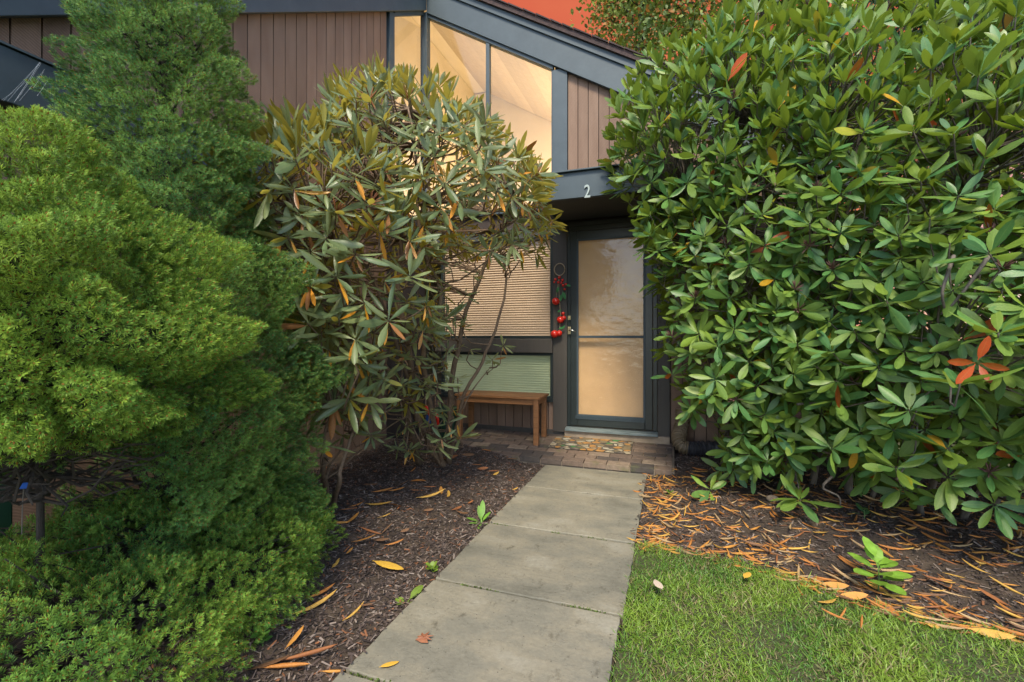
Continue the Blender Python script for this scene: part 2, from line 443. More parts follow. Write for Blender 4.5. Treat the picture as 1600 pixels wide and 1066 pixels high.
# bluestone paving
def bluestone():
    m, nt, out = newmat('bluestone')
    p = N(nt, 'ShaderNodeBsdfPrincipled', Roughness=0.72)
    geo = N(nt, 'ShaderNodeNewGeometry').outputs['Position']
    n1 = noise_n(nt, 2.2, 8, 0.62, vec=geo, stretch=(1, 1.6, 1))
    c = ramp(nt, n1, [(0.3, (0.105, 0.100, 0.076)), (0.45, (0.155, 0.146, 0.112)), (0.55, (0.19, 0.172, 0.125)), (0.7, (0.235, 0.222, 0.175))])
    n2 = noise_n(nt, 55, 4, 0.7, vec=geo)
    c = mix(nt, 0.35, c, ramp(nt, n2, [(0.25, (0.3, 0.3, 0.3)), (0.75, (0.72, 0.72, 0.72))]), 'OVERLAY')
    n3 = noise_n(nt, 9, 5, 0.75, vec=geo, stretch=(1.6, 0.9, 1))
    st = ramp(nt, n3, [(0.58, (0, 0, 0)), (0.72, (1, 1, 1))])
    c = mix(nt, st, c, mix(nt, 0.72, c, (0.05, 0.043, 0.028)))
    n4 = noise_n(nt, 38, 3, 0.6, vec=geo, stretch=(1, 2.4, 1), rot=(0, 0, 0.7))
    c = mix(nt, ramp(nt, n4, [(0.72, (0, 0, 0)), (0.80, (0.8, 0.8, 0.8))]), c, (0.32, 0.29, 0.22))
    v = N(nt, 'ShaderNodeTexVoronoi'); v.inputs['Scale'].default_value = 34; nt.links.new(geo, v.inputs['Vector'])
    c = mix(nt, ramp(nt, v.outputs['Distance'], [(0.05, (0.9, 0.9, 0.9)), (0.11, (0, 0, 0))]), c, (0.035, 0.03, 0.024))
    mrn = N(nt, 'ShaderNodeMapRange'); nt.links.new(rnd(nt), mrn.inputs['Value'])
    mrn.inputs['To Min'].default_value = 0.88; mrn.inputs['To Max'].default_value = 1.12
    cmb = N(nt, 'ShaderNodeCombineColor')
    for i in range(3): nt.links.new(mrn.outputs[0], cmb.inputs[i])
    c = mix(nt, 1.0, c, cmb.outputs[0], 'MULTIPLY')
    nt.links.new(c, p.inputs['Base Color'])
    nb = noise_n(nt, 5, 8, 0.7, vec=geo, stretch=(1, 1.4, 1))
    stp = ramp(nt, nb, [(0.40, (0, 0, 0)), (0.43, (.35, .35, .35)), (0.52, (.4, .4, .4)), (0.54, (.7, .7, .7)), (0.64, (.75, .75, .75)), (0.66, (1, 1, 1))])
    hb = mix(nt, 0.35, stp, n2)
    nt.links.new(bump(nt, hb, 0.55, 0.006), p.inputs['Normal'])
    nt.links.new(p.outputs[0], out.inputs['Surface'])
    return m
M['stone'] = bluestone()

def brick_mat():
    m, nt, out = newmat('old paving brick')
    p = N(nt, 'ShaderNodeBsdfPrincipled', Roughness=0.85)
    geo = N(nt, 'ShaderNodeNewGeometry').outputs['Position']
    c = ramp(nt, rnd(nt), [(0.0, (0.05, 0.042, 0.037)), (0.35, (0.105, 0.075, 0.058)), (0.7, (0.145, 0.10, 0.072)), (1.0, (0.21, 0.16, 0.115))])
    n2 = noise_n(nt, 26, 6, 0.7, vec=geo)
    c = mix(nt, 0.6, c, ramp(nt, n2, [(0.25, (0.2, 0.2, 0.2)), (0.75, (0.8, 0.8, 0.8))]), 'OVERLAY')
    n3 = noise_n(nt, 6, 4, 0.6, vec=geo)
    c = mix(nt, ramp(nt, n3, [(0.58, (0, 0, 0)), (0.7, (0.5, 0.5, 0.5))]), c, (0.09, 0.10, 0.03))
    nt.links.new(c, p.inputs['Base Color'])
    nt.links.new(bump(nt, n2, 0.5, 0.006), p.inputs['Normal'])
    nt.links.new(p.outputs[0], out.inputs['Surface'])
    return m
M['brick'] = brick_mat()

def mat_print():
    m, nt, out = newmat('doormat print')
    p = N(nt, 'ShaderNodeBsdfPrincipled', Roughness=0.8)
    tcn = N(nt, 'ShaderNodeTexCoord')
    v = N(nt, 'ShaderNodeTexVoronoi'); v.inputs['Scale'].default_value = 15
    mp = N(nt, 'ShaderNodeMapping'); mp.inputs['Scale'].default_value = (0.8, 1.3, 1)
    nt.links.new(tcn.outputs['Object'], mp.inputs[0]); nt.links.new(mp.outputs[0], v.inputs['Vector'])
    sp = N(nt, 'ShaderNodeSeparateColor'); nt.links.new(v.outputs['Color'], sp.inputs[0])
    c = ramp(nt, sp.outputs[0], [(0.0, (0.20, 0.15, 0.08)), (0.2, (0.38, 0.19, 0.05)), (0.4, (0.36, 0.30, 0.20)), (0.6, (0.16, 0.12, 0.09)), (0.75, (0.40, 0.36, 0.27)), (0.9, (0.05, 0.22, 0.05))])
    c.node.color_ramp.interpolation = 'CONSTANT'
    v2 = N(nt, 'ShaderNodeTexVoronoi', feature='DISTANCE_TO_EDGE'); v2.inputs['Scale'].default_value = 15
    nt.links.new(mp.outputs[0], v2.inputs['Vector'])
    g = ramp(nt, v2.outputs['Distance'], [(0.05, (0, 0, 0)), (0.12, (1, 1, 1))])
    c = mix(nt, g, (0.07, 0.06, 0.045), c)
    n2 = noise_n(nt, 40, 4, 0.7)
    c = mix(nt, 0.6, c, ramp(nt, n2, [(0.25, (0.12, 0.12, 0.12)), (0.75, (0.62, 0.62, 0.62))]), 'OVERLAY')
    nt.links.new(c, p.inputs['Base Color'])
    nt.links.new(bump(nt, g, 0.5, 0.004), p.inputs['Normal'])
    nt.links.new(p.outputs[0], out.inputs['Surface'])
    return m
M['mat'] = mat_print()

M['leaf_left'] = leaf_mat('waxy grey green leaf', (0.42, 0.34, 0.03), 0.34, 0.38, (0.70, 0.52, 0.03), (0.26, 0.27, 0.12))
M['leaf_right'] = leaf_mat('glossy green leaf', (0.25, 0.31, 0.03), 0.42, 0.32, (0.32, 0.42, 0.03), (0.26, 0.34, 0.08))
M['dead'] = leaf_mat('dead leaf', (0.34, 0.15, 0.04), 0.6, 0.15, (0.5, 0.2, 0.04), (0.36, 0.2, 0.07), 0.3)
M['weed'] = leaf_mat('weed leaf', (0.14, 0.24, 0.04), 0.45, 0.3, (0.3, 0.5, 0.05), (0.25, 0.4, 0.12))
M['tree_leaf'] = needle_mat('tree leaf', 0.35, 0.55)
M['needle'] = needle_mat('spruce needle', 0.35, 0.5, 0.2)
M['grass'] = needle_mat('grass blade', 0.3, 0.5)
M['chip'] = needle_mat('mulch chip', 0.0, 0.85)

# ------------------------------------------------------------------ ground
def sst(a, b, x):
    t = np.clip((x - a) / (b - a), 0, 1); return t * t * (3 - 2 * t)
PX0, PX1 = -1.115, -0.20
edge_px = [(1003, 852), (1040, 853), (1100, 862), (1160, 877), (1220, 897), (1300, 926), (1380, 950), (1450, 965), (1540, 982), (1620, 1003), (1800, 1060)]
edge_w = [at_z(u, v, 0.0) for u, v in edge_px]
EX = np.array([p.x for p in edge_w]); EY = np.array([p.y for p in edge_w])
def ground_z(x, y):
    x = np.asarray(x, float); y = np.asarray(y, float)
    left = 0.14 * sst(-1.15, -2.0, x)
    right = 0.09 * sst(-0.15, 0.9, x) * sst(0.08, 0.8, y - np.interp(x, EX, EY))
    right = right + 0.05 * sst(3.9, 4.3, y) * sst(-.15, .1, x)
    n = 0.012 * np.sin(x * 9.1 + y * 4.3) * np.cos(y * 8.3 - x * 3.1) + 0.006 * np.sin(x * 23 + 1) * np.sin(y * 27)
    n = n * sst(0.0, 0.25, np.minimum(np.abs(x - PX0), np.abs(x - PX1)) + 0.02)
    return -0.018 + left + right + n
def on_ground(u, v):
    z = 0.0
    for _ in range(6):
        P = at_z(u, v, z); z = float(ground_z(P.x, P.y))
    return Vector((P.x, P.y, z))
def edge_y(x): return np.interp(x, EX, EY)

def sheet(name, x0, x1, y0, y1, nx, ny, zf, mat):
    xs, ys = np.linspace(x0, x1, nx), np.linspace(y0, y1, ny)
    X, Y = np.meshgrid(xs, ys); Z = zf(X, Y)
    V = np.stack([X.ravel(), Y.ravel(), Z.ravel()], -1)
    i = np.arange(nx - 1); j = np.arange(ny - 1); I, J = np.meshgrid(i, j); q = (J * nx + I).ravel()
    F = np.stack([q, q + 1, q + nx + 1, q + nx], -1)
    return add(name, mesh_np(name, V, F, mat))
g = MB(); g.v = [(-150, -150, -0.16), (150, -150, -0.16), (150, 150, -0.16), (-150, 150, -0.16)]; g.f = [(0, 1, 2, 3)]
tag(g.build('ground', M['lawnsoil']), 'wide flat ground around the house', 'ground', kind='structure')
lb = sheet('mulch_bed', -2.84, PX0 - 0.004, -0.6, 4.13, 70, 160, ground_z, M['soil'])
tag(lb, 'dark bark mulch bed between the path and the spruces', 'mulch bed', kind='structure')
rb = sheet('mulch_bed', PX1 + 0.004, 5.0, 0.3, 4.86, 130, 120, lambda x, y: np.where(y < edge_y(x) - 0.05, -0.05, ground_z(x, y)), M['soil'])
tag(rb, 'dark mulch bed under the right hand rhododendron, strewn with orange leaves', 'mulch bed', kind='structure')
lw = sheet('lawn', PX1 + 0.004, 5.0, -0.8, 3.0, 100, 80, lambda x, y: np.where(y > edge_y(x) - .03, -0.07, -0.012 + 0.008 * np.sin(x * 7) * np.cos(y * 6)), M['lawnsoil'])
tag(lw, 'lawn soil in the lower right corner beside the path', 'lawn', kind='structure')

# path of bluestone slabs
path = thing('path', 'grey bluestone slab path leading to the front door', 'path', (-0.66, 2.5, 0), kind='structure')
bed = MB().box((PX0 + 0.004, -0.6, -0.1), (PX1 - 0.004, 4.115, -0.022)); bed.build('joint_bed', M['soil'], path)
JY = [-0.6, 0.02, 0.68, 1.345, 2.0, 2.715, 3.46, 4.112]
for a, b in zip(JY[:-1], JY[1:]):
    ga = 0.005
    pts = []
    def edge(p, q, n):
        for i in range(n):
            t = i / n
            pts.append(Vector(p).lerp(Vector(q), t))
    x0, x1 = PX0 + random.uniform(-.008, .008), PX1 + random.uniform(-.006, .006)
    edge((x0, a + ga, 0), (x1, a + ga, 0), 18); edge((x1, a + ga, 0), (x1, b - ga, 0), 14)
    edge((x1, b - ga, 0), (x0, b - ga, 0), 18); edge((x0, b - ga, 0), (x0, a + ga, 0), 14)
    j = []
    for p in pts:
        f = 0.012 * noise.noise(p * 6) + 0.008 * noise.noise(p * 21)
        inw = (Vector(((x0 + x1) / 2, (a + b) / 2, 0)) - p).normalized()
        j.append(p + inw * (abs(f) + 0.0005))
    dz = random.uniform(-0.003, 0.002)
    mb = MB().prism([Vector((p.x, p.y, dz)) for p in j], (0, 0, -0.05))
    mb.build('slab', M['stone'], path, bevel=0.004)

# brick landing
patio = thing('brick_landing', 'worn brown brick landing in front of the door and bench', 'landing', (-1.2, 4.5, 0.05), kind='structure')
def pz(y): return 0.055 + (y - 4.12) * 0.08
MB().prism([(-2.6, 4.13, -0.1), (-2.6, 4.13, 0.035), (-2.6, 4.9, 0.10), (-2.6, 4.9, -0.1)], (2.62, 0, 0)).build('mortar_bed', M['concrete'], patio)
r = 0; y = 4.118
while y < 4.88:
    w = 0.094 if r else 0.10
    if y + w > 4.895: w = 4.895 - y
    x = -2.6 - (0.11 if r % 2 else 0)
    while x < 0.0:
        ln = 0.205 if r else 0.205
        x1 = min(x + ln, 0.01)
        if x1 - x > 0.04 and x1 > -2.55:
            h = random.uniform(-0.004, 0.003)
            mb = MB()
            z0, z1 = pz(y) + h, pz(y + w) + h
            mb.prism([(x, y, z0 - 0.05), (x, y, z0), (x, y + w, z1), (x, y + w, z1 - 0.05)], (x1 - x - 0.008, 0, 0))
            mb.build('brick', M['brick'], patio, bevel=0.004)
        x += ln
    y += w + 0.007; r += 1

# ------------------------------------------------------------------ house
WY = 4.90; WX = -2.85
house = thing('house', 'brown board sided house with slate blue trim, lit clerestory window and glass front door', 'house', (-1.0, 4.9, 0))
def P_(u, v): return at_y(u, v, WY)
def lo_front(x): return 3.74 - 0.6 * (x + 0.522)          # lower edge of the front rake board
def lo_left(y): return 5.137 - 0.682 * (4.85 - y)
# --- backing walls (around the openings)
XG0, XG1 = -2.80, -1.235          # clerestory glass
XP0, XP1 = -1.235, -1.077         # post
XD0, XD1 = -1.077, -0.143         # door unit
XT1 = -0.02                       # right trim
XE = 1.35                         # end of front wall
bw = MB()
bw.box((WX, WY + .03, 2.40), (XD1, WY + .12, 2.615))
bw.prism([(XP0 + .01, WY + .03, 2.615), (XE, WY + .03, 2.615), (XE, WY + .03, lo_front(XE) + .1), (XP0 + .01, WY + .03, lo_front(XP0) + .1)], (0, .09, 0))
bw.box((XT1 - .08, WY + .03, 0.0), (XE, WY + .12, 2.615))
bw.box((WX, WY + .03, 0.0), (XP0 + .02, WY + .12, 0.52))
bw.box((XD0, WY + .03, 0.0), (XD1 + .1, WY + .12, 0.18))
bw.build('wall', M['backing'], house)
lwall = MB()
lwall.prism([(WX - .03, -0.3, -0.1), (WX - .03, 4.13, -0.1), (WX - .03, 4.13, lo_left(4.13) + .1), (WX - .03, -0.3, lo_left(-.3) + .1)], (-.09, 0, 0))
lwall.box((WX - .12, 4.13, -0.1), (WX - .03, 4.95, 2.615))
lwall.build('wall', M['backing'], house)
# --- siding boards
def bd_front(x0, x1, z0, top):
    mb = MB()
    mb.prism([(x0, WY + .03, z0), (x1, WY + .03, z0), (x1, WY + .03, top(x1) if callable(top) else top), (x0, WY + .03, top(x0) if callable(top) else top)], (0, -.024 - random.uniform(0, .002), 0))
    mb.build('siding_board', M['siding'], house)
x = XP1 + .004
while x < XE - .05:
    w = 0.112
    bd_front(x, x + w - .008, 2.5 if x > 0.1 else 2.5, lambda q: lo_front(q) + .05); x += w
x = XT1 + .01
while x < XE - .05:
    bd_front(x, x + .104, 0.13, 2.44); x += .112
x = -2.72
while x < XP0 - .03:
    bd_front(x, min(x + .094, XP0 - .003), 0.165, 0.505); x += .102
yb = -0.25
while yb < 4.08:
    w = 0.112; y1 = min(yb + w - .008, 4.126)
    MB().prism([(WX - .03, yb, -.05), (WX - .03, y1, -.05), (WX - .03, y1, lo_left(y1) + .05), (WX - .03, yb, lo_left(yb) + .05)], (.024 + random.uniform(0, .002), 0, 0)).build('siding_board', M['siding'], house)
    yb += w
# --- rake boards
FH = 0.37
def quad_front(za, zb, x0, x1, y0, d):
    return MB().prism([(x0, y0, za(x0)), (x1, y0, za(x1)), (x1, y0, zb(x1)), (x0, y0, zb(x0))], (0, d, 0))
quad_front(lo_front, lambda q: lo_front(q) + FH, WX + .05, 1.6, WY - .055, .05).build('rake_board', M['fascia'], house, bevel=.004)
quad_front(lambda q: lo_front(q) + FH - .075, lambda q: lo_front(q) + FH + .004, WX + .05, 1.61, WY - .078, .021).build('rake_trim', M['fascia'], house, bevel=.003)
MB().prism([(WX + .055, -.35, lo_left(-.35)), (WX + .055, 4.84, lo_left(4.84)), (WX + .055, 4.84, lo_left(4.84) + FH), (WX + .055, -.35, lo_left(-.35) + FH)], (-.05, 0, 0)).build('rake_board', M['fascia'], house, bevel=.004)
# roofs
MB().prism([(WX + .05, WY - .11, lo_front(WX + .05) + FH + .006), (1.66, WY - .11, lo_front(1.66) + FH + .006), (1.66, WY - .11, lo_front(1.66) + FH + .07), (WX + .05, WY - .11, lo_front(WX + .05) + FH + .07)], (0, 4.2, 0)).build('roof', M['shingle'], house)
MB().prism([(WX + .1, -.4, lo_left(-.4) + FH + .006), (WX + .1, WY + .3, lo_left(WY + .3) + FH + .006), (WX + .1, WY + .3, lo_left(WY + .3) + FH + .07), (WX + .1, -.4, lo_left(-.4) + FH + .07)], (-4.5, 0, 0)).build('roof', M['shingle'], house)
# shingle tabs along the rake edge
xs_ = WX + .1
while xs_ < 1.6:
    ln = random.uniform(.12, .2)
    a, b = xs_, min(xs_ + ln, 1.64)
    za, zb = lo_front(a) + FH + .071, lo_front(b) + FH + .071
    MB().prism([(a, WY - .13, za), (b - .006, WY - .13, zb), (b - .006, WY - .13, zb + .012), (a, WY - .13, za + .018)], (0, .35, 0)).build('shingle', M['shingle'], house)
    xs_ += ln
# horizontal belt beam on the left wing
MB().box((WX + .002, -.3, 2.23), (WX + .09, 2.75, 2.47)).build('belt_board', M['fascia'], house, bevel=.004)
MB().box((WX + .002, -.3, 2.475), (WX + .10, 2.76, 2.485)).build('flashing', M['fascia'], house)
# --- corner posts and posts
MB().box((WX - .03, 4.132, 2.3), (WX + .02, 4.225, lo_left(4.13) + .04)).build('corner_post', M['fascia'], house, bevel=.003)
MB().box((XP0, WY - .03, 2.62), (XP1, WY + .03, lo_front(XP1) + .05)).build('post', M['fascia'], house, bevel=.003)
MB().box((XP0, WY - .028, 0.15), (XP1 - .002, WY + .03, 2.42)).build('post', M['trim'], house, bevel=.003)
MB().box((XD1 + .003, WY - .03, 0.15), (XT1, WY + .03, 2.42)).build('trim_board', M['trim'], house, bevel=.003)
# --- clerestory window
cw = thing('clerestory_window', None, None, (0, 0, 0)); cw.parent = house; cw.location = Vector((-2.0, 4.9, 2.6)) - Vector(house.location)
XM = -2.015
fr = MB()
def top_in(q): return lo_front(q) - .035
def bar_front(x0, x1, za, zb, y0=WY - .01, d=.045):
    return [(x0, y0, za), (x1, y0, za), (x1, y0, zb if not callable(zb) else zb(x1)), (x0, y0, zb if not callable(zb) else zb(x0))], (0, d, 0)
quad_front(lambda q: lo_front(q) - .04, lambda q: lo_front(q) + .02, XG0 - .01, XG1, WY - .032, .075).build('frame', M['fascia'], cw, bevel=.003)
MB().box((XG0, WY - .02, 2.60), (XG1 - .001, WY + .03, 2.66)).build('frame', M['fascia'], cw, bevel=.003)
MB().prism([(XM - .022, WY - .025, 2.66), (XM + .022, WY - .025, 2.66), (XM + .022, WY - .025, lo_front(XM + .022) - .04), (XM - .022, WY - .025, lo_front(XM - .022) - .04)], (0, .06, 0)).build('mullion', M['fascia'], cw, bevel=.003)
MB().prism([(WX - .03, WY - .06, 2.60), (WX + .055, WY - .06, 2.60), (WX + .055, WY - .06, lo_front(WX + .05) + .01), (WX - .03, WY - .06, lo_front(WX + .05) + .01)], (0, .09, 0)).build('corner_mullion', M['fascia'], cw, bevel=.003)
MB().prism([(XG1 - .02, WY - .02, 2.66), (XG1 - .001, WY - .02, 2.66), (XG1 - .001, WY - .02, lo_front(XG1) - .04), (XG1 - .02, WY - .02, lo_front(XG1 - .02) - .04)], (0, .05, 0)).build('frame', M['fascia'], cw)
for a, b in ((XG0 + .055, XM - .022), (XM + .022, XG1 - .02)):
    MB().prism([(a, WY + .005, 2.66), (b, WY + .005, 2.66), (b, WY + .005, lo_front(b) - .04), (a, WY + .005, lo_front(a) - .04)], (0, .006, 0)).build('pane', M['glass'], cw)
MB().prism([(WX - .01, 4.225, 2.66), (WX - .01, 4.84, 2.66), (WX - .01, 4.84, 4.93), (WX - .01, 4.225, lo_left(4.225) - .0)], (-.006, 0, 0)).build('pane', M['glass'], cw)
MB().prism([(WX + .02, 4.225, lo_left(4.225) - .05), (WX + .02, 4.84, lo_left(4.84) - .05), (WX + .02, 4.84, lo_left(4.84) + .02), (WX + .02, 4.225, lo_left(4.225) + .02)], (-.05, 0, 0)).build('frame', M['fascia'], cw)
# --- the room behind
room = MB()
room.prism([(-2.86, 7.6, .1), (1.3, 7.6, .1), (1.3, 7.6, lo_front(1.3) + .34), (-2.86, 7.6, lo_front(-2.86) + .34)], (0, .1, 0))
room.box((-4.2, 7.6, 0.1), (-2.861, 7.7, 5.6))
room.box((1.2, 5.03, 0.1), (1.3, 7.599, 2.98))
room.box((-4.3, 4.2, 0.1), (-4.201, 7.7, 5.6))
room.build('room_wall', M['plaster'], house)
MB().box((-4.2, 5.025, 2.50), (1.2, 7.6, 2.6)).build('loft_floor', M['plaster'], house)
MB().box((-4.2, 4.2, 2.50), (-2.98, 5.02, 2.6)).build('loft_floor', M['plaster'], house)
MB().box((-3.45, 4.19, 2.601), (-3.40, 7.59, 5.61)).build('room_wall', M['plaster'], house)
# partition seen through the right pane, and the boarded ceiling
x = -4.2
k = 0
while x < 1.15:
    w = .14
    def cz(q): return min(3.74 - .6 * (q + .522), 5.55) + FH - .1
    MB().prism([(x, 5.03, cz(x)), (x + w - .003, 5.03, cz(x + w - .003)), (x + w - .003, 5.03, cz(x + w - .003) + .03), (x, 5.03, cz(x) + .03)], (0, 2.55, 0)).build('ceiling_board', M['ceilboard'], house)
    x += w; k += 1
MB().prism([(-4.2, 4.18, 5.62), (-2.86, 4.18, 5.62), (-2.86, 4.18, 5.7), (-4.2, 4.18, 5.7)], (0, 3.5, 0)).build('ceiling', M['plaster'], house)
MB().prism([(-4.2, 4.18, lo_left(4.18) + .12), (-4.2, 5.0, lo_left(5.0) + .12), (-4.2, 5.0, lo_left(5.0) + .18), (-4.2, 4.18, lo_left(4.18) + .18)], (1.32, 0, 0)).build('ceiling', M['plaster'], house)
MB().box((-4.2, 4.12, 2.6), (WX - .125, 4.18, 5.0)).build('room_wall', M['plaster'], house)
MB().box((-4.2, 5.02, 0.1), (-2.97, 5.05, 2.5)).build('room_wall', M['plaster'], house)
# --- lower blinds window
def window(name, x0, x1, z0, z1, mblind, pitch):
    w = thing(name, None, None); w.parent = house; w.location = Vector((x0, WY, z0)) - Vector(house.location)
    f = MB(); t = .03
    f.box((x0, WY - .02, z0), (x1, WY + .03, z0 + t)); f.box((x0, WY - .02, z1 - t), (x1, WY + .03, z1))
    f.box((x0, WY - .02, z0 + t), (x0 + t, WY + .03, z1 - t)); f.box((x1 - t, WY - .02, z0 + t), (x1, WY + .03, z1 - t))
    f.build('frame', M['doorframe'], w, bevel=.002)
    MB().box((x0 + t, WY + .002, z0 + t), (x1 - t, WY + .008, z1 - t)).build('pane', M['glass'], w)
    b = MB(); z = z0 + t + .004
    while z < z1 - t:
        b.prism([(x0 + t, WY + .026, z), (x0 + t, WY + .046, z + pitch * .80), (x0 + t, WY + .048, z + pitch * .80), (x0 + t, WY + .028, z - .002)], (x1 - x0 - 2 * t, 0, 0)); z += pitch
    o = b.build('blind', mblind, w); o['kind'] = 'stuff'
    MB().box((x0, WY + .062, z0), (x1, WY + .068, z1)).build('blind_backing', mblind, w)
    return w
window('window', -2.62, XP0 - .004, 1.17, 2.30, M['blind'], .027)
window('window', -2.62, XP0 - .004, 0.50, 1.01, M['greenblind'], .027)
MB().box((-2.68, WY - .055, 1.012), (XP0 - .002, WY + .03, 1.168)).build('window_rail', M['trim'], house, bevel=.004)
MB().box((-2.68, WY - .03, 2.30), (XP0 - .002, WY + .03, 2.42)).build('header', M['soffit'], house)
MB().box((-2.7, WY - .035, .47), (XP0 - .003, WY + .0, .50)).build('window_sill', M['doorframe'], house, bevel=.003)
MB().box((WX, WY + .0, 0.06), (XD0 - .01, WY + .028, .165)).build('base_board', M['trim'], house)
# --- door unit
dw = thing('storm_door', None, None); dw.parent = house; dw.location = Vector((XD0, WY, .2)) - Vector(house.location)
DZ0, DZ1 = 0.225, 2.335
o = MB(); o.box((XD0 + .002, WY - .03, DZ0), (XD0 + .04, WY + .03, DZ1 + .05)); o.box((XD1 - .04, WY - .03, DZ0), (XD1 - .0, WY + .03, DZ1 + .05))
o.box((XD0 + .04, WY - .03, DZ1), (XD1 - .04, WY + .03, DZ1 + .05)); o.build('door_frame', M['doorframe'], dw, bevel=.003)
MB().box((XD0, WY - .03, DZ1 + .052), (XD1, WY + .03, 2.43)).build('header', M['soffit'], dw)
a0, a1 = XD0 + .042, XD1 - .042
g0, g1 = P_(903, 400).x, P_(1008, 400).x
gz0, gz1, gm = 0.345, 2.235, 1.19
st_ = MB()
st_.box((a0, WY - .045, DZ0 + .01), (g0, WY - .01, DZ1 - .005)); st_.box((g1, WY - .045, DZ0 + .01), (a1, WY - .01, DZ1 - .005))
st_.box((g0, WY - .045, gz1), (g1, WY - .01, DZ1 - .005)); st_.box((g0, WY - .045, DZ0 + .01), (g1, WY - .01, gz0))
st_.build('door_leaf', M['doorframe'], dw, bevel=.006)
bz = MB(); bt = .016
bz.box((g0 - .004, WY - .052, gz0 - .004), (g1 + .004, WY - .0455, gz0 + bt)); bz.box((g0 - .004, WY - .052, gz1 - bt), (g1 + .004, WY - .0455, gz1 + .004))
bz.box((g0 - .004, WY - .052, gz0 + bt), (g0 + bt, WY - .0455, gz1 - bt)); bz.box((g1 - bt, WY - .052, gz0 + bt), (g1 + .004, WY - .0455, gz1 - bt))
bz.build('glazing_bead', M['fascia'], dw)
MB().box((g0 + .001, WY - .05, gm - .013), (g1 - .001, WY - .02, gm + .013)).build('mid_rail', M['fascia'], dw, bevel=.002)
MB().box((g0 + .001, WY - .028, gm + .014), (g1 - .001, WY - .022, gz1 - .001)).build('pane', M['doorglass'], dw)
MB().box((g0 + .001, WY - .028, gz0 + .001), (g1 - .001, WY - .022, gm - .014)).build('pane', M['doorglass'], dw)
MB().box((XD0 + .01, WY + .035, DZ0), (XD1 - .01, WY + .05, DZ1)).build('shade', M['shade'], dw)
for k in range(3):
    MB().box((g0 - .02 + .0, WY - .053, gz0 - .035 + k * .011), (g1 + .0, WY - .0455, gz0 - .028 + k * .011)).build('kick_rib', M['fascia'], dw)
lk = P_(891, 497); hd = P_(891, 516)
MB().box((lk.x - .014, WY - .056, lk.z - .022), (lk.x + .014, WY - .0455, lk.z + .022)).tube([(lk.x, WY - .056, lk.z), (lk.x, WY - .07, lk.z)], .009, 10).build('lock', M['brass'], dw)
MB().box((hd.x - .016, WY - .056, hd.z - .045), (hd.x + .016, WY - .0455, hd.z + .035)).build('handle_plate', M['brass'], dw, bevel=.002)
MB().tube([(hd.x, WY - .056, hd.z), (hd.x + .005, WY - .085, hd.z), (hd.x + .04, WY - .09, hd.z - .002), (hd.x + .075, WY - .085, hd.z - .02)], [.008, .007, .006, .004], 8).build('handle', M['steel'], dw, smooth=True)
MB().prism([(XD0 - .01, WY - .10, .18), (XD0 - .01, WY + .03, .18), (XD0 - .01, WY + .03, .224), (XD0 - .01, WY - .10, .205)], (XD1 - XD0 + .02, 0, 0)).build('threshold', M['sill'], dw, bevel=.003)
MB().box((XD0 - .02, WY - .07, 0.05), (XT1, WY + .03, .178)).build('foundation_step', M['concrete'], house, bevel=.004)
# --- entry canopy
CX0, CX1, CY = -1.19, 0.10, 4.0
MB().box((CX0, CY, 2.425), (CX1, CY + .045, 2.655)).build('canopy_fascia', M['fascia'], house, bevel=.004)
MB().box((CX0, CY + .047, 2.425), (CX0 + .045, WY - .035, 2.655)).build('canopy_fascia', M['fascia'], house, bevel=.004)
MB().box((CX1 - .045, CY + .047, 2.425), (CX1, WY - .035, 2.655)).build('canopy_fascia', M['fascia'], house, bevel=.004)
MB().box((CX0 + .046, CY + .046, 2.455), (CX1 - .046, WY - .032, 2.475)).build('soffit', M['soffit'], house)
MB().box((CX0 - .03, CY - .03, 2.658), (CX1 + .03, WY - .032, 2.672)).build('canopy_roof', M['fascia'], house, bevel=.003)
def numeral(p, h, y, nm):
    cu = bpy.data.curves.new('house_number', 'FONT'); cu.body = '2'; cu.size = h * 1.4; cu.extrude = .006; cu.align_x = 'CENTER'; cu.offset = .0015
    cu.materials.append(M['numeral'])
    tmp = bpy.data.objects.new('numeral_outline', cu); COL.objects.link(tmp)
    me = bpy.data.meshes.new_from_object(tmp.evaluated_get(bpy.context.evaluated_depsgraph_get()))
    bpy.data.objects.remove(tmp); bpy.data.curves.remove(cu)
    if not me.materials: me.materials.append(M['numeral'])
    o = add(nm, me, house, (p.x - house.location.x, y - house.location.y, p.z - h / 2 - house.location.z))
    o.rotation_euler = (math.radians(90), 0, 0); o.scale = (.72, 1, 1)
    return o
numeral(at_y(918, 299, CY), .115, CY - .008, 'house_number')
numeral(at_y(1036, 427, WY - .03), .085, WY - .038, 'house_number')

# ------------------------------------------------------------------ bench
bn = thing('bench', 'small brown wooden bench under the green blind left of the door', 'bench', (-1.75, 4.62, .1))
BX0, BX1, BY0, BY1 = -2.20, -1.285, 4.45, 4.80
bzt = .575
n_sl = 4; wsl = (BY1 - BY0 + .03) / n_sl
for i in range(n_sl):
    MB().box((BX0 - .02, BY0 - .015 + i * wsl, bzt - .024), (BX1 + .02, BY0 - .015 + (i + 1) * wsl - .006, bzt)).build('seat_slat', M['benchwood'], bn, bevel=.003)
for lx in (BX0, BX1 - .05):
    for ly in (BY0, BY1 - .05):
        MB().box((lx, ly, pz(ly + .02) + .0), (lx + .05, ly + .05, bzt - .0245)).build('leg', M['benchwood'], bn, bevel=.003)
for ly in (BY0 + .012, BY1 - .038):
    MB().box((BX0 + .0505, ly, bzt - .085), (BX1 - .0505, ly + .025, bzt - .0245)).build('apron', M['benchwood'], bn, bevel=.002)
for lx in (BX0 + .012, BX1 - .038):
    MB().box((lx, BY0 + .0505, bzt - .085), (lx + .025, BY1 - .0505, bzt - .0245)).build('apron', M['benchwood'], bn, bevel=.002)

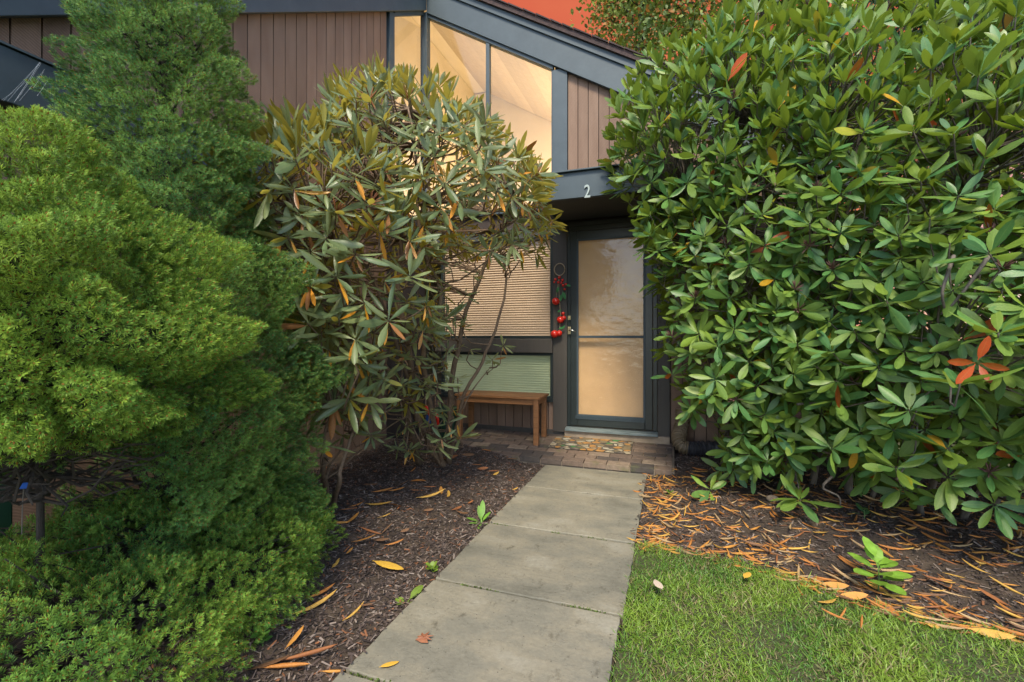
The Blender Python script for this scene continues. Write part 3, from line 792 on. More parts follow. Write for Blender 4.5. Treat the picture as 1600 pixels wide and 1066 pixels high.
# doormat
c4 = [at_z(u, v, .1) for u, v in ((860, 695), (889, 684), (993, 692), (981, 711))]
dm = MB(); my0, my1 = 4.42, 4.80; mx0, mx1 = -1.17, -.37
dm.prism([(mx0, my0, pz(my0) + .004), (mx0, my1, pz(my1) + .004), (mx0, my1, pz(my1) + .014), (mx0, my0, pz(my0) + .014)], (mx1 - mx0, 0, 0))
tag(dm.build('doormat', M['mat'], origin=((mx0 + mx1) / 2, 4.6, .09), bevel=.003), 'worn doormat printed with orange, green and tan pebbles on the brick landing', 'doormat')

# hanging decoration
dcx = P_(874, 421).x
dec = thing('door_decoration', 'string of red apples, berries and green leaves hanging on the post beside the door', 'decoration', (dcx, WY - .05, 1.55))
dy = WY - .06
def dz(v, u=872): return at_y(u, v, dy).z
def dx(u, v=470): return at_y(u, v, dy).x
rc = at_y(874, 421, dy)
MB().tube([(rc.x + .058 * math.cos(a), dy + .01, rc.z + .066 * math.sin(a)) for a in [i * math.pi / 9 for i in range(19)]], .006, 6).build('ring', M['rope'], dec, smooth=True)
MB().tube([(rc.x, dy, rc.z - .066), (dx(873), dy, dz(450)), (dx(876), dy - .01, dz(490)), (dx(874), dy, dz(522))], .0035, 5).build('cord', M['rope'], dec)
MB().tube([(rc.x, dy, rc.z - .066), (dx(870), dy - .005, dz(455)), (dx(869), dy, dz(466))], .003, 5).build('cord', M['rope'], dec)
for (u, v, rr) in ((868, 437, .016), (874, 434, .017), (879, 438, .017), (872, 441, .015), (880, 446, .016), (882, 452, .014), (877, 442, .014), (884, 444, .012), (866, 441, .011)):
    p = at_y(u, v, dy - .02); MB().ball((p.x, dy - .02 + random.uniform(-.01, .01), p.z), rr, 8, 6).build('berry', M['red'], dec, smooth=True)
for (u, v, rr) in ((869, 471, .043), (876, 500, .040), (881, 497, .027), (867, 522, .044), (874, 521, .034), (880, 490, .02)):
    p = at_y(u, v, dy)
    ap = MB().ball((p.x, dy - .0 - rr * .3, p.z), rr, 14, 9, (1, 1, .94)); o = ap.build('apple', M['red'], dec, smooth=True)
    MB().tube([(p.x, dy - rr * .3, p.z + rr * .9), (p.x + .004, dy - rr * .3, p.z + rr * 1.35)], .003, 5).build('stalk', M['bark'], o)
for (u, v, a, ln) in ((873, 448, -1.9, .07), (879, 456, -1.2, .09), (884, 445, -.3, .06), (871, 488, .6, .05), (873, 514, .3, .06), (879, 514, 1.0, .045), (877, 460, -1.7, .08)):
    p = at_y(u, v, dy - .015); d = Vector((math.cos(a), 0, math.sin(a))); q = Vector((-d.z, 0, d.x))
    pts = [p, p + d * ln * .35 + q * ln * .22, p + d * ln * .75 + q * ln * .16, p + d * ln, p + d * ln * .75 - q * ln * .16, p + d * ln * .35 - q * ln * .22]
    MB().prism(pts, (0, .003, 0)).build('leaf', M['holly'], dec)

# corrugated downspout elbow
pp = [at_t(1066, 640, 4.55), at_t(1064, 668, 4.5), at_t(1060, 684, 4.42), at_t(1066, 697, 4.36), at_t(1082, 701, 4.33), at_t(1104, 700, 4.32), at_t(1150, 701, 4.3)]
def resample(pts, n):
    pts = [Vector(p) for p in pts]; out = []
    for i in range(n):
        t = i / (n - 1) * (len(pts) - 1); k = min(int(t), len(pts) - 2); f = t - k
        p0, p1, p2, p3 = pts[max(k - 1, 0)], pts[k], pts[k + 1], pts[min(k + 2, len(pts) - 1)]
        out.append(0.5 * ((2 * p1) + (p2 - p0) * f + (2 * p0 - 5 * p1 + 4 * p2 - p3) * f * f + (3 * p1 - p0 - 3 * p2 + p3) * f ** 3))
    return out
ps = resample(pp, 97)
dsp = thing('downspout_pipe', 'corrugated downspout elbow at the wall base right of the door', 'drain pipe', (ps[0].x, ps[0].y, ps[-1].z))
rad = [.062 + (.008 if i % 4 in (1, 2) else -.004) for i in range(97)]
MB().tube(ps[:58], rad[:58], 14).build('pipe', M['pipe_tan'], dsp, smooth=False)
MB().tube(ps[57:], [r_ * .98 for r_ in rad[57:]], 14).build('pipe', M['pipe_dark'], dsp, smooth=False)

# ------------------------------------------------------------------ leaf templates
def leaf_tpl(w=.3, bend=.15, roll=.15, fold=.05, twist=0., cross=2, tipw=.55, wide=.5, stalk=.08):
    S = [0, stalk, .20, .42, .66, .88, 1.0]
    V, U = [], []
    us = np.linspace(-1, 1, cross + 1)
    z, y, prev, ang = 0., 0., 0., 0.
    for s in S:
        ds = s - prev; prev = s; ang = -bend * 1.6 * s
        y += ds * math.cos(ang); z += ds * math.sin(ang)
        if s <= stalk: hw = .018
        else:
            q = (s - stalk) / (1 - stalk)
            qq = q ** (math.log(.5) / math.log(wide)) if 0 < q < 1 else q
            hw = w * .5 * max(0., 1 - abs(2 * qq - 1) ** 2.1) ** .72
            hw = max(hw, .012 if s < 1 else .003)
        tw = twist * s
        for u_ in us:
            if roll > .8:
                a = u_ * roll; lx = hw * math.sin(a) / roll; lz = -hw * (1 - math.cos(a)) / roll
            else:
                lx = u_ * hw * math.cos(roll * abs(u_)); lz = fold * abs(u_) * hw * 2 - roll * hw * u_ * u_
            V.append((lx * math.cos(tw) - lz * math.sin(tw), y, z + lx * math.sin(tw) + lz * math.cos(tw))); U.append((u_, s))
    F = []
    c1 = cross + 1
    for i in range(len(S) - 1):
        for j_ in range(cross):
            F.append((i*c1 + j_, i*c1 + j_ + 1, (i+1)*c1 + j_ + 1, (i+1)*c1 + j_))
    return np.array(V), np.array(F), np.array(U)

def variants(n, colf, **rng):
    out = []
    for i in range(n):
        kw = {k: (random.uniform(*v) if isinstance(v, tuple) else v) for k, v in rng.items()}
        V, F, U = leaf_tpl(**kw)
        c = np.array(colf(i)); C = np.tile(c, (len(V), 1)) * (0.94 + .12 * RNG.random((len(V), 1)))
        out.append((V, F, U, C))
    return out

def tint_mix(a, b, t): return tuple(x + (y - x) * t for x, y in zip(a, b))

def gather(variants_, vid, Mx, P):
    Vs, Fs, Us, Cs, own, b = [], [], [], [], [], 0
    for k, (V, F, U, C) in enumerate(variants_):
        idx = np.nonzero(vid == k)[0]
        if not len(idx): continue
        v, f = rep(V, F, Mx[idx], P[idx])
        Vs.append(v); Fs.append(f + b); Us.append(np.tile(U, (len(idx), 1))); Cs.append(np.tile(C, (len(idx), 1)))
        own.append(np.repeat(idx, len(F))); b += len(v)
    return np.concatenate(Vs), np.concatenate(Fs), np.concatenate(Us), np.concatenate(Cs), np.concatenate(own)

def pick_visible(variants_, vid, Mx, P, Ls, limit=300):
    V, F, U, C, own = gather(variants_, vid, Mx, P)
    bvh = BVHTree.FromPolygons(V.tolist(), F.tolist())
    camp = Vector((0, 0, CAMH))
    mids = P + Mx[:, :, 1] * .5
    u, v, t = proj(mids)
    nrm = nz(Mx[:, :, 2]); vd = nz(mids - np.array([0, 0, CAMH]))
    area = Ls ** 2 * np.abs((nrm * vd).sum(-1)).clip(.15) / np.maximum(t, .3) ** 2
    area[(u < -20) | (u > 1620) | (v < -20) | (v > 1090) | (t < .2)] = 0
    vis = []
    for i in np.argsort(-area):
        if area[i] <= 0 or len(vis) >= limit: break
        hits = 0
        for s in (.35, .6, .8):
            p = Vector(P[i] + Mx[i][:, 1] * s)
            d = p - camp; dist = d.length
            hit = bvh.ray_cast(camp, d / dist, dist + .05)
            if hit[2] is not None and (own[hit[2]] == i or hit[3] > dist - .012): hits += 1
        if hits >= 2: vis.append(i)
    return vis

def leafy(root, variants_, vid, Mx, P, Ls, mat, limit=300, nold=3, name='leaf', stuffname='foliage'):
    vis = set(pick_visible(variants_, vid, Mx, P, Ls, limit))
    base = wloc(root)
    ms = [mesh_np(name, V, F, M['dead'] if i < nold else mat, C, U) for i, (V, F, U, C) in enumerate(variants_)]
    for i in sorted(vis):
        o = add(name, ms[vid[i]], root)
        m4 = Matrix([[*Mx[i][0], P[i][0] - base.x], [*Mx[i][1], P[i][1] - base.y], [*Mx[i][2], P[i][2] - base.z], [0, 0, 0, 1]])
        o.matrix_local = m4
    rest = np.array([i for i in range(len(P)) if i not in vis])
    if len(rest):
        V, F, U, C, own = gather(variants_, vid[rest], Mx[rest], P[rest])
        o = add(stuffname, mesh_np(stuffname, V - np.array(base), F, mat, C, U), root); o['kind'] = 'stuff'

def shell(ells, n, inner=.0, noise_amp=.10, seed=0, zmin=.12):
    """Random points on the outside of a union of ellipsoids, with outward normals."""
    rg = np.random.default_rng(seed); out, nor = [], []
    areas = np.array([(e[1][0]*e[1][1] + e[1][0]*e[1][2] + e[1][1]*e[1][2]) for e in ells]); areas /= areas.sum()
    tries = 0
    while len(out) < n and tries < n * 60:
        tries += 1
        k = rg.choice(len(ells), p=areas); c, r_ = np.array(ells[k][0]), np.array(ells[k][1])
        d = nz(rg.normal(size=3))
        f = 1 + noise_amp * noise.noise(Vector(d * 2.2 + c)) * 1.6 - inner * rg.random()
        p = c + d * r_ * f
        if p[2] < zmin: continue
        ok = True
        for j, e in enumerate(ells):
            if j != k and (((p - np.array(e[0])) / np.array(e[1])) ** 2).sum() < (.92 - inner) ** 2: ok = False; break
        if not ok: continue
        out.append(p); nor.append(nz(d / r_))
    return np.array(out), np.array(nor)

def poisson(P, nrm, dmin):
    keep = []; grid = {}
    for i, p in enumerate(P):
        k = tuple((p // dmin).astype(int)); bad = False
        for a in (-1, 0, 1):
            for b in (-1, 0, 1):
                for c in (-1, 0, 1):
                    for j in grid.get((k[0]+a, k[1]+b, k[2]+c), ()):
                        if ((P[j] - p) ** 2).sum() < dmin * dmin: bad = True
        if not bad: keep.append(i); grid.setdefault(k, []).append(i)
    return P[keep], nrm[keep]

def whorls(C, A, spread, nleaf, Lr, rg, droop=0.1):
    """Leaf matrices for whorls at C with axes A. spread (k,) = leaf angle off the axis (rad)."""
    Mx, P, Ls, own = [], [], [], []
    for i in range(len(C)):
        a = A[i]; e1 = nz(np.cross(a, [.3, .2, 1.0])); e2 = np.cross(a, e1)
        n = int(rg.integers(nleaf[0], nleaf[1] + 1)); ph = rg.random() * 6.28
        sz = rg.uniform(.8, 1.15)
        for k in range(n):
            psi = ph + k * 2.399 + rg.normal() * .3
            al = spread[i] * (1 - .28 * k / n) + rg.normal() * .2
            dirn = math.cos(al) * a + math.sin(al) * (math.cos(psi) * e1 + math.sin(psi) * e2)
            dirn = nz(dirn + np.array([0, 0, -droop * rg.uniform(.3, 1.4)]))
            up = a - dirn * (a @ dirn) + .36 * rg.normal(size=3)
            m = frames(dirn[None], up[None])[0]
            ln = rg.uniform(*Lr) * sz * (1 - .45 * (k / n) * rg.random())
            Mx.append(m * ln); Ls.append(ln); P.append(C[i] + dirn * .008 - a * .02 * (1 - k / n)); own.append(i)
    return np.array(Mx), np.array(P), np.array(Ls), np.array(own)

def bez(p, q, sag, n=5, wob=.02):
    p, q = Vector(p), Vector(q); out = []
    for i in range(n):
        t = i / (n - 1)
        r_ = p.lerp(q, t) + Vector((0, 0, sag * 4 * t * (1 - t)))
        if 0 < i < n - 1: r_ += Vector((random.gauss(0, wob), random.gauss(0, wob), random.gauss(0, wob)))
        out.append(r_)
    return out

# ------------------------------------------------------------------ left rhododendron
def limb_net(limbs):
    nodes = []
    for pts in limbs:
        for p in resample(pts, 14)[3:]: nodes.append(np.array(p))
    return np.array(nodes)

def twigs(root, C, A, nodes, mat, r0=.005, r1=.008, base=None, back=.10):
    mb = MB()
    for c, a in zip(C, A):
        q = c - a * back
        j = np.argmin(((nodes - q) ** 2).sum(-1) + (nodes[:, 2] > q[2]) * .15)
        nd = nodes[j]
        pts = [Vector(c), Vector(q)] + bez(q, nd, -.03, 4, .02)[1:]
        mb.tube(pts, [r0 * .8, r0] + [r0 + (r1 - r0) * k / 2 for k in range(3)], 4, cap=False)
    o = mb.build('twigs', mat, root, smooth=True); o['kind'] = 'stuff'

def left_bush():
    rg = np.random.default_rng(11)
    base = on_ground(700, 722)
    root = thing('rhododendron', 'tall leggy rhododendron with narrow grey green leaves beside the window left of the door', 'shrub', tuple(base))
    E = [((-1.74, 2.95, 2.22), (.88, .82, .84)), ((-1.80, 2.25, 1.5), (.50, .42, .55)), ((-1.32, 3.45, 2.1), (.42, .40, .42)),
         ((-1.95, 2.75, 1.55), (.62, .6, .6)), ((-1.93, 2.08, 1.84), (.52, .42, .50)), ((-1.85, 2.5, 1.05), (.42, .5, .42))]
    C, A = shell(E, 8200, 0, .16, 3, .62)
    C, A = poisson(C, A, .112)
    C2, A2 = shell([(c, tuple(x * .78 for x in r_)) for c, r_ in E], 1500, .1, .12, 4, .9)
    C2, A2 = poisson(C2, A2, .23)
    C = np.concatenate([C, C2]); A = np.concatenate([A, A2])
    # sparser towards the bottom right, so that stems and the blinds show through
    u, v, t = proj(C)
    keep = np.ones(len(C), bool)
    low = (v > 400) & (u > 560)
    keep &= ~(low & (rg.random(len(C)) < .66))
    keep &= ~((u > 700) & (v > 330) & (rg.random(len(C)) < .5))
    keep &= ~((v > 395) & (u > 690)); keep &= ~((u > 868)) ; keep &= C[:, 0] > WX + .12
    keep &= ~((v > 640)); keep &= ~((v > 520) & (u > 640)); keep &= ~((u < 440) & (v > 400))
    keep &= v > np.interp(u, [380, 440, 510, 590, 690, 750, 800, 850], [205, 165, 140, 122, 132, 178, 228, 282])
    C, A = C[keep], A[keep]
    ax = nz(A + np.array([0, 0, .85]) + rg.normal(size=A.shape) * .18)
    spread = 1.35 - .78 * sst(0, .75, A[:, 2]) + rg.normal(size=len(A)) * .12
    # single whorls low on the shrub, where the photograph shows them
    ex = [(502, 520, 2.35, 1.15), (549, 556, 2.3, 1.35), (694, 500, 3.0, 1.1), (563, 645, 2.9, 1.05), (515, 638, 2.75, .95), (600, 585, 2.9, 1.),
          (684, 598, 3.0, 1.05), (640, 702, 3.3, .9), (684, 692, 3.3, 1.), (718, 683, 3.5, .9), (769, 561, 3.6, .75), (508, 694, 2.5, 1.25), (620, 612, 3.0, .9),
          (650, 560, 3.0, 1.1), (585, 520, 2.7, 1.1), (636, 470, 2.8, 1.1), (672, 640, 3.2, .9), (706, 640, 3.4, .85), (655, 665, 3.3, .8), (620, 700, 3.3, .75),
          (700, 545, 3.1, 1.0), (560, 600, 2.8, 1.0), (470, 450, 2.4, 1.1), (460, 500, 2.5, 1.), (740, 430, 3.4, .8), (792, 410, 3.7, .7), (600, 640, 3.1, .9), (535, 680, 3.0, .8), (655, 520, 3.1, 1.), (610, 545, 2.9, 1.0), (575, 560, 2.75, 1.1), (520, 590, 2.6, 1.0), (540, 480, 2.5, 1.2), (600, 440, 2.75, 1.1),
          (655, 440, 3.0, 1.0), (500, 450, 2.4, 1.1), (560, 430, 2.6, 1.1), (630, 600, 3.1, 1.), (660, 605, 3.2, .9), (580, 680, 3.0, .9), (480, 545, 2.4, .95), (715, 590, 3.3, .8), (690, 560, 3.2, .9), (700, 660, 3.4, .8), (548, 625, 2.7, 1.0), (705, 420, 3.3, .8), (728, 462, 3.4, .75), (712, 505, 3.35, .8), (745, 395, 3.5, .8), (690, 455, 3.2, .85), (770, 372, 3.5, .8), (735, 545, 3.5, .7),
          (415, 235, 2.35, .9), (430, 290, 2.35, 1.0), (440, 350, 2.4, 1.05), (425, 195, 2.5, .85), (455, 410, 2.4, 1.05), (470, 300, 2.4, 1.0), (480, 360, 2.4, 1.0), (408, 300, 2.4, .85)]
    ex += [(u_ + rg.normal() * 18, v_ + rg.normal() * 16, t_ + rg.uniform(.05, .35), s_ * .9) for u_, v_, t_, s_ in ex if v_ > 480]
    EC = np.array([at_t(u_, v_, t_) for u_, v_, t_, s_ in ex])
    tocam = nz(np.array([0, 0, 1.5]) - EC)
    EA = nz(tocam * .5 + np.array([0, 0, .9]) + rg.normal(size=EC.shape) * .25)
    nA = len(C)
    C = np.concatenate([C, EC]); ax = np.concatenate([ax, EA]); spread = np.concatenate([spread, np.full(len(EC), 1.42)])
    esc = np.concatenate([np.ones(nA), np.array([e[3] for e in ex])])
    Mx, P, Ls, own = whorls(C, ax, spread, (7, 12), (.13, .205), rg, .03)
    k = esc[own][:, None, None]
    # explicit whorls have fewer leaves
    Mx = Mx * np.where(own[:, None, None] >= nA, k * .85, 1.0)
    Ls = Ls * np.where(own >= nA, esc[own] * .85, 1)
    keep = ~((own >= nA) & (rg.random(len(own)) < .22)); Mx, P, Ls, own = Mx[keep], P[keep], Ls[keep], own[keep]
    def colf(i):
        if i < 2: return tint_mix((.50, .24, .02), (.42, .14, .015), random.random())     # yellow and orange old leaves
        if i == 2: return (.24, .10, .03)
        b = tint_mix((.085, .135, .062), (.165, .205, .085), random.random())
        return sc3(b, random.uniform(.85, 1.25))
    va = variants(18, colf, w=(.18, .255), wide=(.5, .58), bend=(-.1, .35), roll=(.4, 1.15), fold=(.0, .2), twist=(-.2, .2))
    vid = rg.integers(3, 18, len(P))
    # yellow and orange leaves hang at the inner ends of some whorls
    u, v, t = proj(P)
    old = (rg.random(len(P)) < .05 * (1 + (v > 300))) & (v > 240)
    vid[old] = rg.integers(0, 3, old.sum())
    for i in np.nonzero(old)[0]:
        if rg.random() < .75:
            d = nz(Mx[i][:, 1] * .5 / Ls[i] + np.array([0, 0, -1.1])); m = frames(d[None], (nz(np.array([0, 0, CAMH]) - P[i]) + rg.normal(size=3) * .5)[None])[0]
            Ls[i] *= .75; Mx[i] = m * Ls[i]
    leafy(root, va, vid, Mx, P, Ls, M['leaf_left'])
    # stems read off the photograph
    G = on_ground
    limbs = [
        [G(703, 725), at_t(703, 640, 3.75), at_t(712, 560, 3.65), at_t(735, 470, 3.6), at_t(775, 380, 3.55), at_t(800, 300, 3.5)],
        [G(690, 728), at_t(672, 690, 3.7), at_t(648, 640, 3.45), at_t(640, 560, 3.2), at_t(622, 470, 3.05), at_t(628, 380, 3.0), at_t(600, 290, 2.95)],
        [G(655, 728), at_t(640, 660, 3.4), at_t(610, 590, 3.2), at_t(565, 520, 2.9), at_t(540, 420, 2.7), at_t(500, 320, 2.6)],
        [G(512, 785), at_t(508, 730, 2.65), at_t(508, 690, 2.6), at_t(520, 640, 2.6)],
        [G(522, 795), at_t(530, 755, 2.62), at_t(533, 728, 2.62), at_t(560, 660, 2.8), at_t(590, 600, 3.0)],
        [G(704, 725), at_t(720, 630, 3.6), at_t(758, 560, 3.55), at_t(782, 490, 3.55), at_t(788, 420, 3.6), at_t(760, 330, 3.5)],
        [G(692, 728), at_t(662, 560, 3.3), at_t(690, 470, 3.2), at_t(660, 380, 3.1), at_t(650, 250, 3.1), at_t(640, 170, 3.2)],
        [at_t(640, 600, 3.3), at_t(600, 480, 2.9), at_t(560, 400, 2.75), at_t(470, 340, 2.6), at_t(440, 290, 2.6)],
        [at_t(722, 640, 3.6), at_t(745, 600, 3.55), at_t(765, 575, 3.6)],
    ]
    for i, pts in enumerate(limbs):
        q = resample(pts, 22)
        q = [p + Vector((noise.noise(p * 5 + Vector((i, 0, 0))), noise.noise(p * 5 + Vector((0, i, 7))), 0)) * .025 for p in q]
        r0 = [.03, .034, .026, .020, .017, .018, .022, .014, .008][i]
        MB().tube(q, [r0 * (1 - .72 * k / 21) for k in range(22)], 8).build('stem', M['bark'], root, smooth=True)
    nodes = limb_net(limbs)
    twigs(root, C, ax, nodes, M['bark'], .0045, .008)
    # brown seed heads
    mb = MB()
    sel = np.nonzero((rg.random(nA) < .16) & (A[:, 2] > -.1))[0] if nA <= len(A) else []
    for i in sel:
        c = Vector(C[i]); a = Vector(ax[i])
        for k in range(9):
            d = (a + Vector(rg.normal(size=3)) * .5).normalized()
            mb.tube([c, c + d * .05, c + d * .068], [.0015, .003, .0012], 4)
    o = mb.build('seed_heads', M['seed'], root); o['kind'] = 'stuff'
M['seed'] = surf('seed head', (0.16, 0.05, 0.018), (0.30, 0.11, 0.035), 30, 0.8, None, 0, 0, 0)
left_bush()

# ------------------------------------------------------------------ right rhododendron
def right_bush():
    rg = np.random.default_rng(21)
    root = thing('rhododendron', 'huge dense rhododendron with broad glossy green leaves right of the door', 'shrub', (1.1, 3.9, float(ground_z(1.1, 3.9))))
    E = [((.72, 3.95, 1.75), (.98, .78, 1.62)), ((1.95, 3.55, 1.45), (1.15, 1.08, 1.50)), ((.36, 3.92, 2.62), (.80, .6, .88)), ((1.3, 3.75, 1.9), (.95, .85, 1.45))]
    C, A = shell(E, 14000, 0, .20, 5, .14)
    C, A = poisson(C, A, .122)
    C2, A2 = shell([(c, tuple(x * .84 for x in r_)) for c, r_ in E], 6000, .08, .12, 6, .2)
    C2, A2 = poisson(C2, A2, .145)
    C3, A3 = shell([(c, tuple(x * .62 for x in r_)) for c, r_ in E], 4000, .08, .12, 9, .3)
    C3, A3 = poisson(C3, A3, .19)
    C2 = np.concatenate([C2, C3]); A2 = np.concatenate([A2, A3])
    n1 = len(C)
    C = np.concatenate([C, C2]); A = np.concatenate([A, A2])
    u, v, t = proj(C)
    keep = (C[:, 1] < 4.72)
    keep &= ~((u < 1035) & (v > 470)); keep &= ~((u < 1010) & (v > 410)); keep &= ~((u < 985) & (v > 360))
    keep &= u > 950
    keep &= C[:, 2] > np.interp(C[:, 0], [.5, .8, 1.4, 2.0], [.14, .16, .36, .46])
    keep &= ~((rg.random(len(C)) < .45) & (u < 1130) & (v > 430))
    keep &= ~((u < 1135) & (v > 640) & (v < 730)) & ~((u < 1075) & (v > 560))
    C, A = C[keep], A[keep]
    ax = nz(A + np.array([.30, 0, .85]) + rg.normal(size=A.shape) * .16)
    zup = np.clip(A[:, 2] * .6 + .55 * (C[:, 2] - 1.6), -1, 1)
    spread = 1.36 - .62 * sst(-.05, .75, zup) + rg.normal(size=len(A)) * .16
    ex = [(1500, 600, 1.75, 1.0), (1545, 395 + 0, 1.9, .9), (1400, 730, 2.3, 1.0), (1110, 765, 3.3, .9), (1250, 780, 2.8, 1.0), (1300, 700, 2.6, 1.0), (1420, 640, 2.2, 1.0), (1560, 690, 2.1, 1.),
          (1060, 500, 3.5, .8), (1050, 585, 3.5, .8), (1085, 640, 3.5, .8), (1215, 520, 2.9, 1.1), (1290, 510, 2.7, 1.1), (1350, 560, 2.5, 1.1), (1150, 410, 3.0, 1.1), (1225, 440, 2.9, 1.0),
          (1560, 520, 1.8, 1.05), (1385, 470, 2.3, 1.), (1140, 600, 3.1, 1.), (1190, 650, 3.0, 1.0), (1160, 690, 3.2, 1.), (1040, 430, 3.5, .9), (1480, 700, 2.2, 1.0), (1200, 720, 3.0, 1.0)]
    EC = np.array([at_t(u_, v_, t_) for u_, v_, t_, s_ in ex]); tocam = nz(np.array([0, 0, 1.5]) - EC)
    EA = nz(tocam * .55 + np.array([0, 0, .85]) + rg.normal(size=EC.shape) * .2)
    nA = len(C)
    C = np.concatenate([C, EC]); ax = np.concatenate([ax, EA]); spread = np.concatenate([spread, np.full(len(EC), 1.38)])
    Mx, P, Ls, own = whorls(C, ax, spread, (8, 12), (.118, .185), rg, .06)
    big = own >= nA
    esc = np.concatenate([np.ones(nA), [e[3] for e in ex]])[own] * np.where(big, 1.05, 1)
    Mx *= esc[:, None, None]; Ls *= esc
    def colf(i):
        if i == 0: return (.36, .06, .012)
        if i == 1: return (.50, .27, .02)
        if i == 2: return (.26, .27, .02)
        b = tint_mix((.05, .145, .042), (.19, .27, .028), random.random() ** 1.2)
        return sc3(b, random.uniform(.8, 1.2))
    va = variants(20, colf, w=(.27, .37), wide=(.50, .60), bend=(-.1, .4), roll=(.1, .5), fold=(.0, .22), twist=(-.2, .2))
    vid = rg.integers(3, 20, len(P))
    old = rg.random(len(P)) < .022; vid[old] = rg.integers(0, 3, old.sum())
    # the red whorl of dying leaves
    rc_ = np.array([at_t(1528, 568, 1.72)])
    m2, p2, l2, o2 = whorls(rc_, nz(np.array([[-.2, -.6, -.15]])), np.array([1.35]), (5, 5), (.062, .095), rg, .25)
    Mx = np.concatenate([Mx, m2]); P = np.concatenate([P, p2]); Ls = np.concatenate([Ls, l2]); vid = np.concatenate([vid, np.zeros(len(p2), int)])
    leafy(root, va, vid, Mx, P, Ls, M['leaf_right'])
    Gp = lambda x, y: (x, y, float(ground_z(x, y)) - .02)
    limbs = []
    for (x, y, tx, ty, tz) in ((.6, 4.0, .1, 3.9, 2.4), (.7, 4.1, .6, 4.0, 2.9), (.8, 3.9, 1.0, 3.6, 2.6), (1.2, 3.9, .9, 3.4, 1.6), (1.3, 3.8, 1.6, 3.2, 2.2), (1.6, 3.8, 2.0, 3.4, 2.5),
                               (1.5, 3.6, 1.3, 2.9, 1.1), (.5, 4.0, .1, 3.8, 1.1), (1.7, 3.6, 2.0, 2.9, 1.4), (2.0, 3.9, 2.6, 3.5, 1.9), (.9, 4.0, .5, 3.5, 1.5), (1.0, 4.0, 1.3, 3.9, 2.9)):
        b = Vector(Gp(x, y)); e = Vector((tx, ty, tz)); m_ = b.lerp(e, .5) + Vector((random.gauss(0, .1), random.gauss(0, .1), .12))
        limbs.append([b, b.lerp(m_, .5) + Vector((random.gauss(0, .04), random.gauss(0, .04), 0)), m_, e])
    for i, pts in enumerate(limbs):
        q = resample(pts, 18); r0 = random.uniform(.016, .03)
        MB().tube(q, [r0 * (1 - .7 * k / 17) for k in range(18)], 7).build('stem', M['greybark'], root, smooth=True)
    twigs(root, C, ax, limb_net(limbs), M['greybark'], .004, .008, back=.09)
    # bare grey branch that shows near the right edge
    for pts in ([at_t(1490, 400, 2.1), at_t(1480, 430, 2.05), at_t(1472, 460, 2.05), at_t(1478, 490, 2.1)], [at_t(1545, 400, 2.0), at_t(1510, 450, 2.02), at_t(1478, 488, 2.08)],
                [at_t(1300, 745, 2.75), at_t(1285, 762, 2.72), at_t(1310, 775, 2.7), at_t(1313, 790, 2.7)], [at_t(1245, 632, 2.85), at_t(1285, 630, 2.82), at_t(1325, 638, 2.82)]):
        MB().tube(resample(pts, 9), [.009 - .0006 * k for k in range(9)], 6).build('dead_branch', M['greybark'], root, smooth=True)
    mb = MB()
    sel = np.nonzero((rg.random(nA) < .10))[0]
    for i in sel:
        c = Vector(C[i]); a = Vector(ax[i])
        for k in range(12):
            d = (a + Vector(rg.normal(size=3)) * .6).normalized()
            mb.tube([c, c + d * .04, c + d * .055], [.0012, .004, .0015], 4)
    o = mb.build('seed_heads', M['seed2'], root); o['kind'] = 'stuff'
M['seed2'] = surf('dull purple seed head', (0.07, 0.03, 0.026), (0.15, 0.07, 0.055), 30, 0.8, None, 0, 0, 0)
right_bush()

# ------------------------------------------------------------------ dwarf spruces
def sprig(nn=30, ln=.05, nl=.0145, wd=.0017, seed=0):
    rg = np.random.default_rng(seed); V, F, T = [], [], []
    for k in range(nn):
        s = (k + .5) / nn; y = ln * (s ** .8)
        psi = k * 2.399 + rg.normal() * .3
        al = math.radians(62 - 30 * s + rg.normal() * 7)
        rad = np.array([math.cos(psi), 0, math.sin(psi)])
        d = math.cos(al) * np.array([0, 1, 0]) + math.sin(al) * rad
        l_ = nl * rg.uniform(.8, 1.15) * (1 - .25 * s)
        side = nz(np.cross(d, [.3, .9, .2] if abs(d[1]) < .9 else [1, 0, 0])) * wd * .5
        p = np.array([0, y, 0]); b = len(V)
        V += [p, p + d * l_ * .5 + side, p + d * l_, p + d * l_ * .5 - side]
        F += [(b, b + 1, b + 2), (b, b + 2, b + 3)]
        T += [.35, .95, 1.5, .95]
    nV = len(V)
    # bud and twig
    b = len(V)
    b = len(V)
    for q in range(3): V.append(np.array([.0026 * math.cos(q * 2.09), ln * .97, .0026 * math.sin(q * 2.09)])); T.append(-2)
    V.append(np.array([0, ln + .006, 0])); T.append(-2)
    for q in range(3): F.append((b + q, b + (q + 1) % 3, b + 3))
    return np.array(V), np.array(F), np.array(T)
SPR = [sprig(24, random.uniform(.018, .026), .0178, .0026, s) for s in range(5)]

